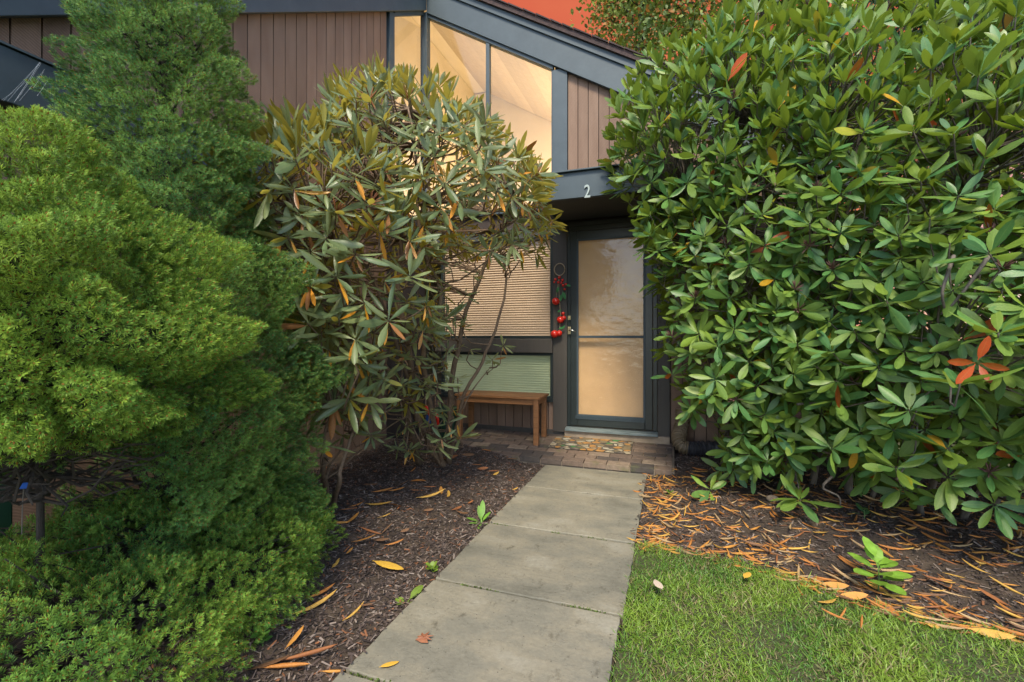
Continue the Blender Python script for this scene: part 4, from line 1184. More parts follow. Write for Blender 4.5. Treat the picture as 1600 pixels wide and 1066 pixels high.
def spruce_crown(root, P, A, rg, c_lo, c_hi, size=1.0):
    d = nz(A + np.array([0, 0, .24]) + rg.normal(size=A.shape) * .27)
    Mx = frames(d, rg.normal(size=A.shape)) * (size * rg.uniform(.8, 1.25, len(P)))[:, None, None]
    tone = np.array([noise.noise(Vector(p) * 2.3) for p in P]) * .5 + .5 + rg.normal(size=len(P)) * .22
    tone = np.clip(tone, 0, 1)[:, None]
    base_c = np.array(c_lo) * (1 - tone) + np.array(c_hi) * tone
    Vs, Fs, Cs, b = [], [], [], 0
    pick = rg.integers(0, len(SPR), len(P))
    for k, (V, F, T) in enumerate(SPR):
        idx = np.nonzero(pick == k)[0]
        v, f = rep(V, F, Mx[idx], P[idx] - d[idx] * .03)
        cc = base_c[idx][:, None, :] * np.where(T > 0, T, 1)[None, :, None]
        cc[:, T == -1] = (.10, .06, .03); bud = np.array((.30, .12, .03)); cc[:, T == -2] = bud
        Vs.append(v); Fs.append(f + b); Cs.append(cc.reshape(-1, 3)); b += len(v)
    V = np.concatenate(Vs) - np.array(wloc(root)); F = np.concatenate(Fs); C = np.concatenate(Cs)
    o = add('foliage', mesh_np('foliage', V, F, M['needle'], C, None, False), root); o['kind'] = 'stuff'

def lathe_points(cx, cy, prof, n, rg, amp=.13, ymask=None, jitter=0.0, lean=(0, 0)):
    """Points on a bumpy solid of revolution: prof = [(z, r)...] bottom to top."""
    zs = np.array([p[0] for p in prof]); rs = np.array([p[1] for p in prof])
    zz = np.linspace(zs[0], zs[-1], 200); rr = np.interp(zz, zs, rs)
    w = rr + .05; cdf = np.cumsum(w); cdf /= cdf[-1]
    z = np.interp(rg.random(n), cdf, zz); a = rg.random(n) * 2 * math.pi
    r_ = np.interp(z, zs, rs); slope = np.interp(z, zz, np.gradient(rr, zz))
    def bill(q, rad, zz_, k):
        v = Vector((math.cos(q) * k * max(rad, .12), math.sin(q) * k * max(rad, .12), zz_ * k * 1.25)) + Vector((cx * 3, k, 0))
        return abs(noise.noise(v))
    bump_ = np.array([2.0 * bill(q, rad, zz_, 4.6) + .5 * bill(q, rad, zz_, 10.0) for q, rad, zz_ in zip(a, r_, z)]) - .55
    f = 1 + amp * bump_ * 1.2
    rj = np.maximum(r_ + amp * bump_ * np.minimum(1, r_ / .42) - jitter * rg.random(n), 0)
    lx = lean[0] * (z - zs[0]); ly = lean[1] * (z - zs[0])
    P = np.stack([cx + lx + rj * np.cos(a), cy + ly + rj * np.sin(a), z + bump_ * .02], -1)
    A = nz(np.stack([np.cos(a), np.sin(a), -np.clip(slope, -2.5, 2.5)], -1))
    return P, A, bump_

def facing(P, A, rg, back=.25):
    """Keep all that faces the open side, thin what is turned to the wall."""
    d = nz(np.array([.35, -.25, CAMH]) - P); k = (A * d).sum(-1)
    return (k > -.35) | (rg.random(len(P)) < back)

def spruce(name, label, cx, cy, prof, n, c_lo, c_hi, seed, amp=.22, lean=(0, 0), layers=((0, 1.0), (.05, .8), (.13, .6)), cut=None, trunk_r=.045):
    rg = np.random.default_rng(seed)
    root = thing(name, label, 'shrub', (cx, cy, float(ground_z(cx, cy))))
    Ps, As = [], []
    for dep, share in layers:
        P, A, bm = lathe_points(cx, cy, prof, int(n * share), rg, amp, jitter=.03, lean=lean)
        ctr = np.array([cx, cy, 0]); ctr = np.stack([cx + lean[0] * (P[:, 2] - prof[0][0]), cy + lean[1] * (P[:, 2] - prof[0][0]), P[:, 2]], -1)
        P = P - A * np.array([1, 1, .6]) * dep
        kp = facing(P, A, rg, .12) & (P[:, 2] > ground_z(P[:, 0], P[:, 1]) + .01)
        # clumps: thin where the relief is low
        kp &= ~((bm < -.30) & (rg.random(len(P)) < .7) & (dep < .05))
        if cut is not None: kp &= ~cut(P)
        P, A = P[kp], A[kp]
        P, A = poisson(P, A, .0182 if dep < .04 else .026)
        Ps.append(P); As.append(A)
    P = np.concatenate(Ps); A = np.concatenate(As)
    kp = P[:, 0] > WX + .03; P, A = P[kp], A[kp]
    spruce_crown(root, P, A, rg, c_lo, c_hi)
    z0, z1 = root.location.z - .05, prof[-1][0] - .1
    MB().tube([(cx, cy, z0), (cx + lean[0] * .5 * (z1 - z0), cy + lean[1] * .5 * (z1 - z0), (z0 + z1) / 2), (cx + lean[0] * (z1 - z0), cy + lean[1] * (z1 - z0), z1)], [trunk_r, trunk_r * .7, .008], 8).build('trunk', M['darkbark'], root, smooth=True)
    mb = MB(); zs = np.array([p[0] for p in prof]); rs = np.array([p[1] for p in prof])
    for i in range(420):
        z = rg.uniform(prof[0][0], z1 - .35) if i < 260 else rg.uniform(prof[0][0] - .12, prof[0][0] + .35); a = rg.random() * 6.28; r_ = float(np.interp(z, zs, rs)) * (rg.uniform(.5, .78) if i < 260 else rg.uniform(.7, .95))
        ox, oy = cx + lean[0] * (z - prof[0][0]), cy + lean[1] * (z - prof[0][0])
        if ox + r_ * math.cos(a) < WX + .05: continue
        mb.tube(bez((ox, oy, z - r_ * .25), (ox + r_ * math.cos(a), oy + r_ * math.sin(a), z + rg.normal() * .09), -.03, 4, .022), [.006, .005, .0035, .002], 4, cap=False)
    o = mb.build('branches', M['darkbark'], root); o['kind'] = 'stuff'
    return root

def gap_cut(P):
    u, v, t = proj(P)
    wob = np.array([noise.noise(Vector(p) * 6) + .6 * noise.noise(Vector(p) * 14) for p in P])
    return (u < 250 + 80 * wob) & (v > 725 + 45 * wob) & (P[:, 2] < .9) & (t < 2.1)
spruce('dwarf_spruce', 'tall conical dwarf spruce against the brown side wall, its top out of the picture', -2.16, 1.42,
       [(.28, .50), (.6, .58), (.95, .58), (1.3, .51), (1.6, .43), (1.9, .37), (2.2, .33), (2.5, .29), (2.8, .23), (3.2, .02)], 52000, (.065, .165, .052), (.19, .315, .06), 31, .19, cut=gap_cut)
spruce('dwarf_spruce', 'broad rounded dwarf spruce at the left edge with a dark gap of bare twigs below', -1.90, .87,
       [(.86, .34), (.96, .46), (1.15, .48), (1.35, .42), (1.55, .33), (1.75, .21), (1.86, .11), (1.93, .03)], 40000, (.10, .21, .036), (.27, .39, .05), 32, .22, trunk_r=.013)
def mound():
    rg = np.random.default_rng(33)
    cx, cy = -2.0, 1.2
    root = thing('dwarf_spruce', 'low spreading spruce mound along the mulch in front of the taller spruces', 'shrub', (cx, cy, float(ground_z(cx, cy))))
    E = [((-1.98, 1.35, .22), (.52, .55, .30)), ((-1.82, .95, .16), (.42, .45, .30)), ((-1.96, 1.66, .24), (.36, .36, .34)), ((-2.2, .8, .2), (.5, .5, .3))]
    Ps, As = [], []
    for dep, n in ((1.0, 26000), (.88, 14000)):
        C, A = shell([(c, tuple(x * dep for x in r_)) for c, r_ in E], n, .04, .16, int(dep * 100), .0)
        Ps.append(C); As.append(A)
    P = np.concatenate(Ps); A = np.concatenate(As)
    bl = np.array([1.5 * abs(noise.noise(Vector(p) * 5.5)) + abs(noise.noise(Vector(p) * 11)) for p in P]) - .5
    P = P + A * bl[:, None] * .17
    P, A = poisson(P, A, .020)
    kp = (P[:, 2] > ground_z(P[:, 0], P[:, 1]) + .015) & (P[:, 0] > WX + .03); P, A = P[kp], A[kp]
    spruce_crown(root, P, A, rg, (.09, .205, .042), (.235, .37, .052))
    mb = MB()
    for i in range(160):
        p = P[rg.integers(0, len(P))]
        mb.tube(bez((cx + rg.normal() * .15, cy + rg.normal() * .25, .12), p, .03, 4, .015), [.007, .005, .004, .002], 4, cap=False)
    o = mb.build('branches', M['darkbark'], root); o['kind'] = 'stuff'
mound()

# ------------------------------------------------------------------ mulch chips
def scatter_chips(name, label, xr, yr, n, mask, seed):
    rg = np.random.default_rng(seed)
    x = rg.uniform(*xr, n); y = rg.uniform(*yr, n); k = mask(x, y); x, y = x[k], y[k]; n = len(x)
    tv = np.array([(-.5, 0, 0), (.5, 0, 0), (.42, 1, .1), (-.38, .96, 0), (-.5, 0, .25), (.5, 0, .3), (.42, 1, .35), (-.38, .96, .25)]) - np.array([0, .5, 0])
    tf = np.array([(4, 5, 6, 7), (0, 1, 5, 4), (1, 2, 6, 5), (2, 3, 7, 6), (3, 0, 4, 7)])
    az = rg.random(n) * 6.28; tilt = rg.normal(size=n) * .28
    d = np.stack([np.cos(az) * np.cos(tilt), np.sin(az) * np.cos(tilt), np.sin(tilt)], -1)
    up = np.stack([rg.normal(size=n) * .35, rg.normal(size=n) * .35, np.ones(n)], -1)
    Fm = frames(d, up)
    ln = rg.gamma(2.6, .0072, n) + .005; wd = rg.uniform(.0025, .009, n)
    S = np.stack([wd, ln, wd * .9], -1)
    Mx = Fm * S[:, None, :]
    P = np.stack([x, y, np.where((x > PX0) & (x < PX1), .003, np.where((x > PX1) & (y < edge_y(x) + .07), np.maximum(ground_z(x, y), -.016), ground_z(x, y))) + rg.uniform(.0, .008, n)], -1)
    V, F = rep(tv, tf, Mx, P)
    t = rg.random(n)
    pal = np.array([(.024, .016, .013), (.055, .037, .030), (.10, .072, .058), (.19, .15, .125), (.17, .07, .03)])
    pi = rg.choice(5, n, p=[.24, .32, .25, .13, .06]); c = pal[pi] * rg.uniform(.75, 1.3, (n, 1))
    C = np.repeat(c, len(tv), 0)
    o = add(name, mesh_np(name, V, F, M['chip'], C, None, False))
    return tag(o, label, 'mulch', kind='stuff')
scatter_chips('mulch', 'loose dark bark chips left of the path', (-2.7, PX0 + .03), (.6, 4.12), 34000, lambda x, y: x < PX0 - .012 + .035 * RNG.random(len(x)) ** 3, 41)
scatter_chips('mulch', 'loose dark bark chips under the right rhododendron', (PX1 - .04, 3.6), (1.6, 4.8), 36000, lambda x, y: (y > edge_y(x) - .045) & (x > PX1 - .04 * RNG.random(len(x)) ** 3), 42)

# ------------------------------------------------------------------ fallen leaves
dead_c = [(.46, .21, .045), (.38, .15, .035), (.25, .095, .035), (.50, .29, .06), (.16, .085, .045), (.36, .24, .12)]
VD_flat = variants(5, lambda i: dead_c[i % 6], w=(.28, .36), bend=(-.25, .2), roll=(.3, .9), fold=(.1, .3), twist=(-.4, .4), cross=2)
VD_curl = variants(8, lambda i: dead_c[i % 6], w=(.20, .28), bend=(-.22, .2), roll=(2.0, 3.0), fold=0., twist=(-.5, .5), cross=4)
ME_flat = [mesh_np('dead_leaf', V, F, M['dead'], C, U) for V, F, U, C in VD_flat]
ME_curl = [mesh_np('dead_leaf', V, F, M['dead'], C, U) for V, F, U, C in VD_curl]
def lay(me, x, y, z, az, ln, label, group=None, tilt=0., roll=0., name='fallen_leaf'):
    o = add(name, me); o.location = (x, y, z); o.rotation_euler = (tilt, roll, az); o.scale = (ln, ln, ln)
    return tag(o, label, 'leaf', group)
NF = 0
rg = np.random.default_rng(55)
# right bed: rolled orange leaves, thickest along the lawn edge and the path
def right_density(x, y):
    de = y - edge_y(x)
    return np.exp(-np.maximum(de - .0, 0) / .13) * 1.15 + .5 + .75 * np.exp(-((x - PX1 - .05) / .16) ** 2)
cand = []
while len(cand) < 1400:
    x = rg.uniform(PX1 + .02, 2.3); y = rg.uniform(1.6, 4.2)
    if y < edge_y(x) - .055: continue
    if rg.random() < right_density(x, y) / 1.6: cand.append((x, y))
cand = np.array(cand)
u, v, t = proj(np.concatenate([cand, np.zeros((len(cand), 1))], 1))
near = np.argsort(t + np.where((u < 0) | (u > 1620), 9, 0))
CN = ['bright orange', 'rust orange', 'red brown', 'golden orange', 'dark brown', 'tan']
names_c = [CN[i % 6] for i in range(8)]
for i in near[:230]:
    x, y = cand[i]; ln = rg.uniform(.05, .155)
    eslope = (edge_y(x + .1) - edge_y(x - .1)) / .2
    az = math.atan2(eslope, 1) + rg.normal() * .55 - math.pi / 2 + (math.pi if rg.random() < .5 else 0)
    kk = int(rg.integers(0, 8)); flat = rg.random() > .9; kk = kk % 5 if flat else kk
    me = ME_flat[kk] if flat else ME_curl[kk]
    de = y - edge_y(x)
    zone = 'along the lawn edge' if de < .16 else ('close beside the stone path' if x < PX1 + .22 else 'in the dark mulch under the right rhododendron')
    form = 'flat' if flat else 'curled'
    lay(me, x, y, max(float(ground_z(x, y)), -.014 if de < .08 else -1) + rg.uniform(.004, .018), az, ln, f'{form} {CN[kk % 6]} dead leaf in the litter {zone}', f'{form} {CN[kk % 6]} dead leaves {zone}', rg.normal() * .08, rg.normal() * .5)
rest = near[230:]
vid = rg.integers(0, 8, len(rest)); az = rg.random(len(rest)) * 6.28
d = np.stack([np.cos(az), np.sin(az), rg.normal(size=len(rest)) * .08], -1)
Mx = frames(d, np.stack([rg.normal(size=len(rest)) * .4, rg.normal(size=len(rest)) * .4, np.ones(len(rest))], -1)) * rg.uniform(.05, .15, len(rest))[:, None, None]
Pp = np.stack([cand[rest, 0], cand[rest, 1], ground_z(cand[rest, 0], cand[rest, 1]) + .012], -1)
V, F, U, C, own = gather(VD_curl, vid, Mx, Pp)
tag(add('leaf_litter', mesh_np('leaf_litter', V, F, M['dead'], C, U)), 'litter of curled orange leaves deep under the right rhododendron', 'leaf litter', kind='stuff')
# left bed: those read off the photograph
left_px = [(650, 780, 0, .17), (700, 780, 1.2, .10), (690, 775, 2.0, .09), (712, 800, -.4, .12), (560, 826, .1, .12), (595, 838, 1.4, .09), (600, 855, .3, .09), (530, 800, .3, .12),
           (540, 822, .9, .09), (580, 772, .4, .12), (615, 762, .9, .1), (640, 755, .2, .1), (728, 750, 1.2, .07), (735, 728, .2, .08), (745, 735, .4, .08), (760, 738, .3, .09), (770, 745, .9, .07),
           (790, 716, -.2, .09), (752, 705, .2, .08), (785, 775, .8, .05), (800, 768, .7, .05), (515, 905, 0, .0), (455, 965, 1.2, .16), (440, 925, 1.3, .16), (535, 975, 1.1, .1),
           (430, 1040, .6, .17), (405, 1050, .5, .14), (470, 835, .05, .1), (490, 815, .1, .12), (620, 800, 1.4, .04), (570, 790, .1, .14), (690, 720, .3, .12), (720, 712, .1, .1), (500, 1055, .2, .07), (605, 770, .2, .1), (640, 768, .4, .12), (660, 762, .1, .08), (715, 740, 1., .07), (548, 850, .2, .11), (580, 845, .15, .08), (510, 820, .4, .1), (475, 940, .9, .12), (445, 1020, 1.4, .08), (380, 1055, .8, .12), (625, 835, .9, .05), (665, 815, .4, .06), (730, 790, .9, .05), (540, 870, 1.2, .05), (600, 790, .3, .1), (545, 795, .5, .08), (565, 760, .2, .09), (705, 800, 1.1, .09),
           (560, 950, .3, .05), (640, 740, 1.6, .08), (660, 800, .2, .06), (590, 812, .7, .07)]
lab_l = 'orange dead leaf on the dark mulch left of the path'
for (u_, v_, a_, ln) in left_px:
    if ln <= 0: continue
    p = on_ground(u_, v_)
    flat = rg.random() > .5; kk = int(rg.integers(0, 5))
    me = ME_flat[kk] if flat else ME_curl[kk]
    zone = 'near the rhododendron stems left of the path' if v_ < 790 else 'on the open mulch left of the path' if v_ < 900 else 'on the mulch at the bottom left by the spruce'
    form = 'flat' if flat else 'curled'
    lay(me, p.x, p.y, p.z + .014, a_ + TH - math.pi / 2 + rg.normal() * .2, ln * 1.25, f'{form} {CN[kk]} dead leaf {zone}', f'{form} {CN[kk]} dead leaves {zone}', rg.normal() * .08, rg.normal() * .4)
big_c = variants(1, lambda i: (.62, .36, .05), w=.36, bend=.1, roll=.35, fold=.12, twist=.1)[0]
ME_big = mesh_np('dead_leaf', big_c[0], big_c[1], M['dead'], big_c[3], big_c[2])
p = on_ground(582, 882); lay(ME_big, p.x, p.y, p.z + .02, TH - math.pi / 2 - .3, .185, 'large flat yellow leaf on the mulch beside the spruce mound, longest of the yellow leaves')
p = on_ground(518, 893); lay(ME_flat[3], p.x, p.y, p.z + .016, .25, .085, 'small yellow oval leaf on the mulch just left of the large yellow leaf')
p = at_z(592, 1044, .006); lay(ME_big, p.x, p.y, .009, TH - 1.0, .075, 'small yellow leaf on the nearest stone slab')
p = at_z(1163, 912, .02); lay(ME_big, p.x, p.y, .045, TH - .7, .10, 'yellow leaf lying in the grass near the edge of the leaf litter')
pale = variants(1, lambda i: (.52, .42, .33), w=.42, bend=.05, roll=.3, fold=.05, twist=0)[0]
ME_pale = mesh_np('dead_leaf', pale[0], pale[1], M['dead'], pale[3], pale[2])
p = at_z(1035, 928, .03); lay(ME_pale, p.x, p.y, .05, TH + .05, .095, 'pale pinkish leaf lying on the grass near the path')
for (u_, v_, a_) in ((1310, 972, -.9), (1328, 975, .8), (1345, 988, -.7)):
    p = at_z(u_, v_, .03); lay(ME_curl[1], p.x, p.y, .045, TH + a_, .10, 'orange curled leaf in a loose cluster of three on the lawn', 'three leaves on the lawn')
# three-lobed brown leaf on the slab
lp = at_z(661, 1001, .004)
lob = []
for i in range(13):
    a = math.radians(-20 + i * 220 / 12)
    rr = (.030, .018, .034, .02, .046, .022, .052, .022, .046, .02, .034, .018, .03)[i]
    lob.append((lp.x + rr * math.cos(a), lp.y + rr * math.sin(a), .008 + .006 * (i % 2)))
lob.append((lp.x, lp.y - .015, .006))
mb = MB(); mb.v = lob + [(lp.x, lp.y + .006, .012)]; mb.f = [(i, (i + 1) % 14, 14) for i in range(14)]
MAPLE = surf('brown maple leaf', (0.16, 0.055, 0.025), (0.28, 0.11, 0.05), 30, 0.7, None, 0.2, 0.003, 0)
o = mb.build('fallen_leaf', MAPLE, origin=(lp.x, lp.y, .006)); tag(o, 'brown lobed maple leaf lying on the stone slab', 'leaf')
sm = o.modifiers.new('thick', 'SOLIDIFY'); sm.thickness = .0012
# small tan pebble on the right bed
p = on_ground(1207, 784)
tag(MB().ball((p.x, p.y, p.z + .02), .036, 12, 8, (1.15, .9, .72)).build('stone', M['pebble'], smooth=True, origin=tuple(p)), 'small rounded tan stone on the mulch under the right rhododendron', 'stone')

# ------------------------------------------------------------------ lawn grass
def grass():
    rg = np.random.default_rng(61)
    n = 130000
    x = rg.uniform(PX1 - .01, 2.6, n); y = rg.uniform(.4, 2.75, n)
    k = (y < edge_y(x) + .02 + rg.normal(size=n) * .03) & (x > PX1 + .012 * rg.normal(size=n))
    u_, v_, t_ = proj(np.stack([x, y, np.zeros(n)], -1)); k &= (u_ < 1750) & ((v_ < 1150) | (rg.random(n) < .25))
    x, y = x[k], y[k]; n = len(x)
    dens = np.array([noise.noise(Vector((a * 3.3, b * 3.3, 2))) for a, b in zip(x, y)])
    dry = np.array([noise.noise(Vector((a * 5, b * 5, 9))) for a, b in zip(x, y)])
    az = rg.random(n) * 6.28; lean = np.abs(rg.normal(size=n)) * .5 + .5
    d = np.stack([np.cos(az) * np.sin(lean), np.sin(az) * np.sin(lean), np.cos(lean)], -1)
    ln = rg.uniform(.018, .05, n) * (1 + .6 * dens)
    wd = rg.uniform(.002, .0042, n)
    tv = np.array([(-.5, 0, 0), (.5, 0, 0), (-.45, .5, .0), (.45, .5, .0), (0, 1, -.22)])
    tf = np.array([(0, 1, 3), (0, 3, 2), (2, 3, 4)])
    Mx = frames(d, np.stack([np.zeros(n), np.zeros(n), np.ones(n)], -1) + rg.normal(size=(n, 3)) * .4) * np.stack([wd, ln, ln], -1)[:, None, :]
    P = np.stack([x, y, np.full(n, -.014)], -1)
    V, F = rep(tv, tf, Mx, P)
    t = np.clip(.5 + .9 * dens + rg.normal(size=n) * .3, 0, 1)[:, None]
    c = np.array((.075, .18, .02)) * (1 - t) + np.array((.21, .32, .035)) * t
    st_ = (rg.random(n) < .10 + .22 * (dry > .12))[:, None]
    c = np.where(st_, np.array((.26, .22, .10)) * rg.uniform(.7, 1.2, (n, 1)), c)
    C = np.repeat(c, 5, 0)
    tag(add('grass', mesh_np('grass', V, F, M['grass'], C, None, False)), 'short green lawn grass beside the path', 'grass', kind='stuff')
grass()

# ------------------------------------------------------------------ weeds and seedlings
def weed(name, label, u_, v_, leaves, col, cat='weed', flat=False, z=None, stem=.0):
    p = on_ground(u_, v_) if z is None else at_z(u_, v_, z)
    root = thing(name, label, cat, tuple(p))
    for (az, el, ln, w, h) in leaves:
        V, F, U = leaf_tpl(w=w, bend=random.uniform(.0, .35), roll=.2, fold=.15, stalk=.2)
        C = np.tile(np.array(col) * random.uniform(.8, 1.2), (len(V), 1))
        d = np.array([[math.cos(az + TH) * math.cos(el), math.sin(az + TH) * math.cos(el), math.sin(el)]])
        Mx = frames(d, np.array([[0, 0, 1.0]]) + RNG.normal(size=(1, 3)) * .1)[0] * ln
        V = V @ Mx.T + np.array([0, 0, h])
        add('leaf', mesh_np('leaf', V, F, M['weed'], C, U), root)
    if stem: MB().tube([p - Vector((0, 0, .01)), p + Vector((.004, 0, stem * .5)), p + Vector((0, 0, stem))], [.003, .0025, .002], 5).build('stem', M['weedstem'], root)
    return root
M['weedstem'] = surf('green stem', (0.07, 0.13, 0.03), (0.1, 0.18, 0.04), 20, 0.6, None, 0, 0, 0)
def ros(n, l0, l1, w, e0=.2, e1=1.1, h=(0, 0)):
    return [(i * 2.399 + random.gauss(0, .2), random.uniform(e0, e1), random.uniform(l0, l1), w, random.uniform(*h)) for i in range(n)]
gc = (.12, .25, .03)
weed('dandelion', 'bright green dandelion with upright jagged leaves at the left edge of the path', 752, 818, [(1.3, 1.25, .15, .26, 0), (1.9, 1.0, .12, .26, 0), (.8, .9, .10, .3, 0), (2.8, .4, .11, .3, 0), (-1.6, .2, .10, .3, 0), (3.6, .3, .09, .3, 0), (-.6, .3, .08, .3, 0)], gc)
weed('weed', 'small yellow green clover weed beside the slab joint left of the path', 675, 893, ros(12, .03, .05, .75, .2, 1.0, (.0, .03)), (.17, .26, .03), stem=.03)
weed('weed', 'sprawling weed with one long pale leaf at the left edge of the largest slab', 636, 942, [(.9, .6, .11, .35, 0), (2.9, .2, .06, .6, 0), (-.3, .1, .06, .7, 0), (3.7, .2, .05, .6, 0)], (.16, .24, .03))
weed('weed', 'tuft of round leaved weed in the mulch near the bottom left', 410, 1008, ros(16, .03, .045, .8, .2, 1.1, (.0, .05)), (.10, .26, .05), stem=.04)
weed('weed', 'tiny weed in the mulch below the curled brown leaf strip', 470, 962, ros(7, .02, .03, .7, .2, 1., (0, .01)), (.12, .26, .05))
weed('weed', 'low flat weed where the bricks meet the right mulch bed', 1032, 706, ros(8, .05, .09, .45, .3, 1.2, (0, .02)), (.11, .19, .03))
weed('weed', 'small feathery weed among orange leaves beside the path on the right', 1046, 776, ros(14, .03, .05, .4, .3, 1.2, (0, .03)), (.15, .25, .03))
weed('seedling', 'leafy green seedling growing from the orange leaf litter at the lower right', 1372, 925, [(.4, .5, .13, .62, .10), (1.2, .9, .13, .6, .11), (2.2, .5, .13, .62, .10), (3.2, .2, .12, .62, .08), (4.1, .2, .11, .65, .06), (5.0, .1, .12, .62, .05), (5.8, .2, .13, .6, .08), (3.6, .35, .09, .7, .03), (.0, .1, .12, .6, .06), (2.8, .7, .11, .6, .10), (4.6, .5, .09, .65, .09), (1.7, 1.1, .12, .5, .14), (.7, .2, .11, .6, .12)], (.17, .31, .035), 'seedling', stem=.13)
weed('seedling', 'small dark glossy seedling in the shade beside the spruce mound', 483, 792, ros(8, .06, .10, .6, .0, .8, (.02, .08)), (.02, .085, .05), 'seedling', stem=.09)
weed('seedling', 'small dark seedling at the foot of the right rhododendron', 1350, 812, ros(8, .05, .08, .5, .2, .9, (.02, .06)), (.03, .10, .04), 'seedling', stem=.06)
# moss in the slab joints
def moss():
    rg = np.random.default_rng(77); P = []
    for jy in JY[3:7]:
        n = 220
        x = rg.uniform(PX0, PX1, n); k = np.array([noise.noise(Vector((a * 4, jy * 3, 0))) for a in x]) > .05
        P += [(a, jy + rg.normal() * .004, -.012 + rg.random() * .008) for a in x[k]]
    P = np.array(P); n = len(P)
    tv = np.array([(-.5, 0, 0), (.5, 0, 0), (0, 1, 0)]); tf = np.array([(0, 1, 2)])
    d = nz(np.stack([rg.normal(size=n), rg.normal(size=n), np.abs(rg.normal(size=n)) + .6], -1))
    V, F = rep(np.array([(-.5,0,0),(.5,0,0),(.4,.6,0),(-.4,.6,0),(0,1,0)]), np.array([(0,1,2),(0,2,3),(3,2,4)]), frames(d, rg.normal(size=(n, 3))) * rg.uniform(.006, .014, n)[:, None, None] * np.array([.5, 1, 1]), P)
    C = np.repeat(np.array((.09, .14, .02)) * rg.uniform(.6, 1.3, (n, 1)), 5, 0)
    tag(add('moss', mesh_np('moss', V, F, M['grass'], C, None, False)), 'green moss in the joints of the slab path', 'moss', kind='stuff')
moss()

# ------------------------------------------------------------------ odds and ends
# plant tag and post in the dark gap under the spruce
p = at_t(33, 770, 1.35)
lt = thing('plant_tag', 'blue plastic plant tag on a thin wire in the dark gap at the left edge', 'plant tag', (p.x, p.y, p.z - .25))
q = at_t(38, 756, 1.35)
MB().prism([at_t(30, 764, 1.35), at_t(41, 764, 1.35), at_t(46, 755, 1.36), at_t(35, 755, 1.36)], (0, .003, .001)).build('label_plate', M['blue'], lt)
MB().tube([at_t(37, 764, 1.352), at_t(35, 790, 1.352), at_t(34, 835, 1.352)], .0015, 5).build('wire_stake', M['greybark'], lt)
p = at_t(1, 900, 1.75)
gp = thing('green_post', 'dark green post at the far left edge behind the spruce twigs', 'post', (p.x - .06, p.y, float(ground_z(p.x, p.y))))
MB().box((p.x - .12, p.y - .04, -.05), (p.x - .01, p.y + .04, .72)).build('shaft', M['darkgreen'], gp, bevel=.006)
MB().box((p.x - .125, p.y - .045, .722), (p.x - .005, p.y + .045, .75)).build('cap', M['darkgreen'], gp, bevel=.006)
# spider webs on the spruce tops
web = MB()
for a, b in (((63, 97), (22, 160)), ((63, 98), (5, 158)), ((70, 108), (30, 158)), ((60, 100), (12, 158)), ((75, 125), (58, 150)), ((68, 112), (52, 138)), ((45, 125), (2, 157)), ((62, 97), (24, 158)), ((64, 99), (28, 154))):
    web.tube([at_t(*a, 1.75), at_t((a[0] + b[0]) / 2, (a[1] + b[1]) / 2 + 1, 1.68), at_t(*b, 1.6)], .00022, 4)
o = web.build('spider_web', M['silk'], origin=tuple(at_t(45, 130, 1.7))); tag(o, 'white spider threads stretched between the two spruces at the upper left', 'spider web')
web = MB()
for k in range(8):
    a = (285 + k * 3 + random.uniform(-2, 2), -8); b = (312 + random.uniform(-3, 4), 40 + k * 3)
    web.tube([at_t(*a, 2.0), at_t((a[0] + b[0]) / 2 + 3, (a[1] + b[1]) / 2 - 2, 2.0), at_t(*b, 2.0)], .00022, 4)
o = web.build('spider_web', M['silk'], origin=tuple(at_t(300, 20, 2.0))); tag(o, 'white web threads on the right side of the tall spruce top', 'spider web')
# wire trellis behind the left rhododendron
tr = thing('wire_trellis', 'black wire trellis standing behind the rhododendron stems', 'trellis', (-2.5, 4.35, .1))
for k in range(9):
    xx = -2.72 + k * .055
    MB().tube([(xx, 4.35, .1), (xx, 4.37, 1.62)], .004, 5).build('upright_wire', M['wire'], tr)
cw_ = MB()
for k in range(36):
    zz = .3 + k * .037
    cw_.tube([(-2.73, 4.356, zz), (-2.27, 4.356, zz)], .003, 4)
cw_.build('cross_wires', M['wire'], tr)
# dark planter and the red and blue object half hidden behind the stems
pc = Vector((-2.36, 4.55, pz(4.55)))
pl = thing('planter', 'dark green planter in the corner left of the bench', 'planter', tuple(pc))
MB().tube([pc, pc + Vector((0, 0, .28))], [.10, .135], 18).build('pot', M['darkgreen'], pl, smooth=False)
MB().tube([pc + Vector((0, 0, .281)), pc + Vector((0, 0, .31))], [.147, .147], 18).build('rim', M['darkgreen'], pl)
tq = at_t(672, 650, 4.3)
ty = thing('garden_toy', 'small red and blue object half hidden behind the rhododendron stems', 'toy', (tq.x, tq.y, tq.z - .08))
MB().tube([tq + Vector((-.05, 0, .09)), tq + Vector((0, 0, .02)), tq + Vector((.05, 0, -.07))], [.018, .022, .012], 10).build('red_arm', M['red'], ty, smooth=True)
MB().ball(tq + Vector((-.02, .02, -.03)), .04, 10, 7, (1, .6, 1.2)).build('blue_body', M['blue'], ty, smooth=True)
MB().tube([tq + Vector((.06, .02, .05)), tq + Vector((.07, .02, -.09))], [.016, .02], 8).build('red_side', M['red'], ty, smooth=True)
MB().tube([tq + Vector((0, .03, -.08)), tq + Vector((0, .03, -.33))], .008, 6).build('stake', M['wire'], ty)

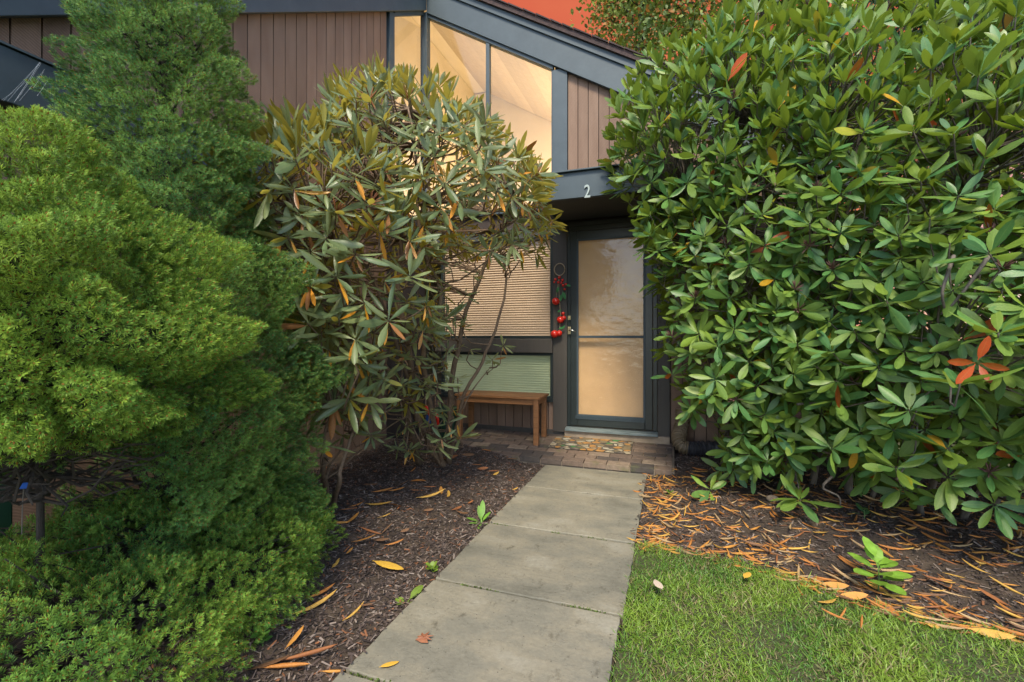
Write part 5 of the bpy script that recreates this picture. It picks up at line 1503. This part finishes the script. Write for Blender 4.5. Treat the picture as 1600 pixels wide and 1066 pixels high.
# ------------------------------------------------------------------ trees behind
def tree(label, x, y, h, r_, base_z, n, c_lo, c_hi, seed, leaf=.09, warm=0., conifer=False, trunk_r=.14, zc=None):
    rg = np.random.default_rng(seed)
    root = thing('evergreen_tree' if conifer else 'deciduous_tree', label, 'tree', (x, y, -.15), 'trees behind the house')
    tp = [Vector((x, y, -.2)), Vector((x + rg.normal() * .1, y, h * .35)), Vector((x + rg.normal() * .2, y + rg.normal() * .2, h * .7)), Vector((x + rg.normal() * .3, y, h))]
    q = resample(tp, 16)
    MB().tube(q, [trunk_r * (1 - .85 * k / 15) for k in range(16)], 9).build('trunk', M['darkbark'], root, smooth=True)
    mb = MB(); ends = []
    for k in range(46):
        zz = rg.uniform(base_z, h * .97); f = (zz - base_z) / (h - base_z)
        o_ = q[min(int(zz / h * 15), 15)]; a = rg.random() * 6.28
        rr = r_ * ((1 - f * .85) if conifer else math.sin(math.pi * (.15 + .8 * f)) ** .6) * rg.uniform(.55, 1.05)
        e = Vector((o_.x + rr * math.cos(a), o_.y + rr * math.sin(a), zz + rr * (-.15 if conifer else .35)))
        b_ = bez((o_.x, o_.y, zz), e, .05 * rr, 6, .05 * rr)
        mb.tube(b_, [trunk_r * .26 * (1 - .8 * i / 5) for i in range(6)], 5, cap=False)
        ends += [(p_, rr) for p_ in b_[2:]]
    o = mb.build('branches', M['darkbark'], root, smooth=True); o['kind'] = 'stuff'
    idx = rg.integers(0, len(ends), n)
    ctr = np.array([ends[i][0] for i in idx]); spr = np.array([ends[i][1] for i in idx])[:, None] * .20 + .10
    P = ctr + rg.normal(size=(n, 3)) * spr * np.array([1, 1, .55 if conifer else .8])
    kp = P[:, 1] > 5.4; P = P[kp]; n = len(P)
    d = nz(rg.normal(size=(n, 3)) + np.array([0, 0, -.25]))
    tv = np.array([(-.5, .3, 0), (0, 0, 0), (.5, .3, .05), (.42, .7, 0), (0, 1, 0), (-.42, .7, .05)]) * np.array([.55 if not conifer else .22, 1, 1])
    tf = np.array([(0, 1, 2), (0, 2, 3), (0, 3, 5), (5, 3, 4)])
    Mx = frames(d, rg.normal(size=(n, 3)) + np.array([0, 0, .8])) * (leaf * rg.uniform(.6, 1.3, n))[:, None, None]
    V, F = rep(tv, tf, Mx, P)
    t = np.clip(np.array([noise.noise(Vector(p_) * 1.1) for p_ in P]) + .5 + rg.normal(size=n) * .2, 0, 1)[:, None]
    c = np.array(c_lo) * (1 - t) + np.array(c_hi) * t
    if warm: c = np.where((rg.random(n) < warm)[:, None], np.array((.34, .15, .03)), c)
    C = np.repeat(c, len(tv), 0)
    o = add('crown', mesh_np('crown', V - np.array(wloc(root)), F, M['tree_leaf'], C, None, False), root); o['kind'] = 'stuff'
tree('thin leafed yellow green tree rising behind the roof slope against the red sky', -.85, 11.0, 10.5, 1.8, 4.2, 30000, (.07, .12, .02), (.20, .25, .03), 81, .10, .12, trunk_r=.13)
tree('yellow green tree between the roof end and the dark evergreens', 1.7, 10.5, 10.0, 2.4, .8, 22000, (.05, .10, .02), (.13, .18, .03), 82, .11, .05)
tree('dark evergreen tree standing behind the middle of the right rhododendron', 3.8, 8.3, 9.5, 2.5, .1, 26000, (.022, .05, .02), (.065, .11, .03), 83, .13, 0, True)
tree('dark evergreen tree standing behind the right part of the rhododendron', 7.0, 7.4, 9.0, 2.8, .3, 16000, (.016, .036, .016), (.045, .08, .024), 84, .12, 0, True)
tree('broad dark tree at the far right edge beyond the rhododendron', 8.6, 5.4, 8.0, 2.6, .3, 12000, (.02, .045, .016), (.06, .10, .026), 85, .12, .02, True)
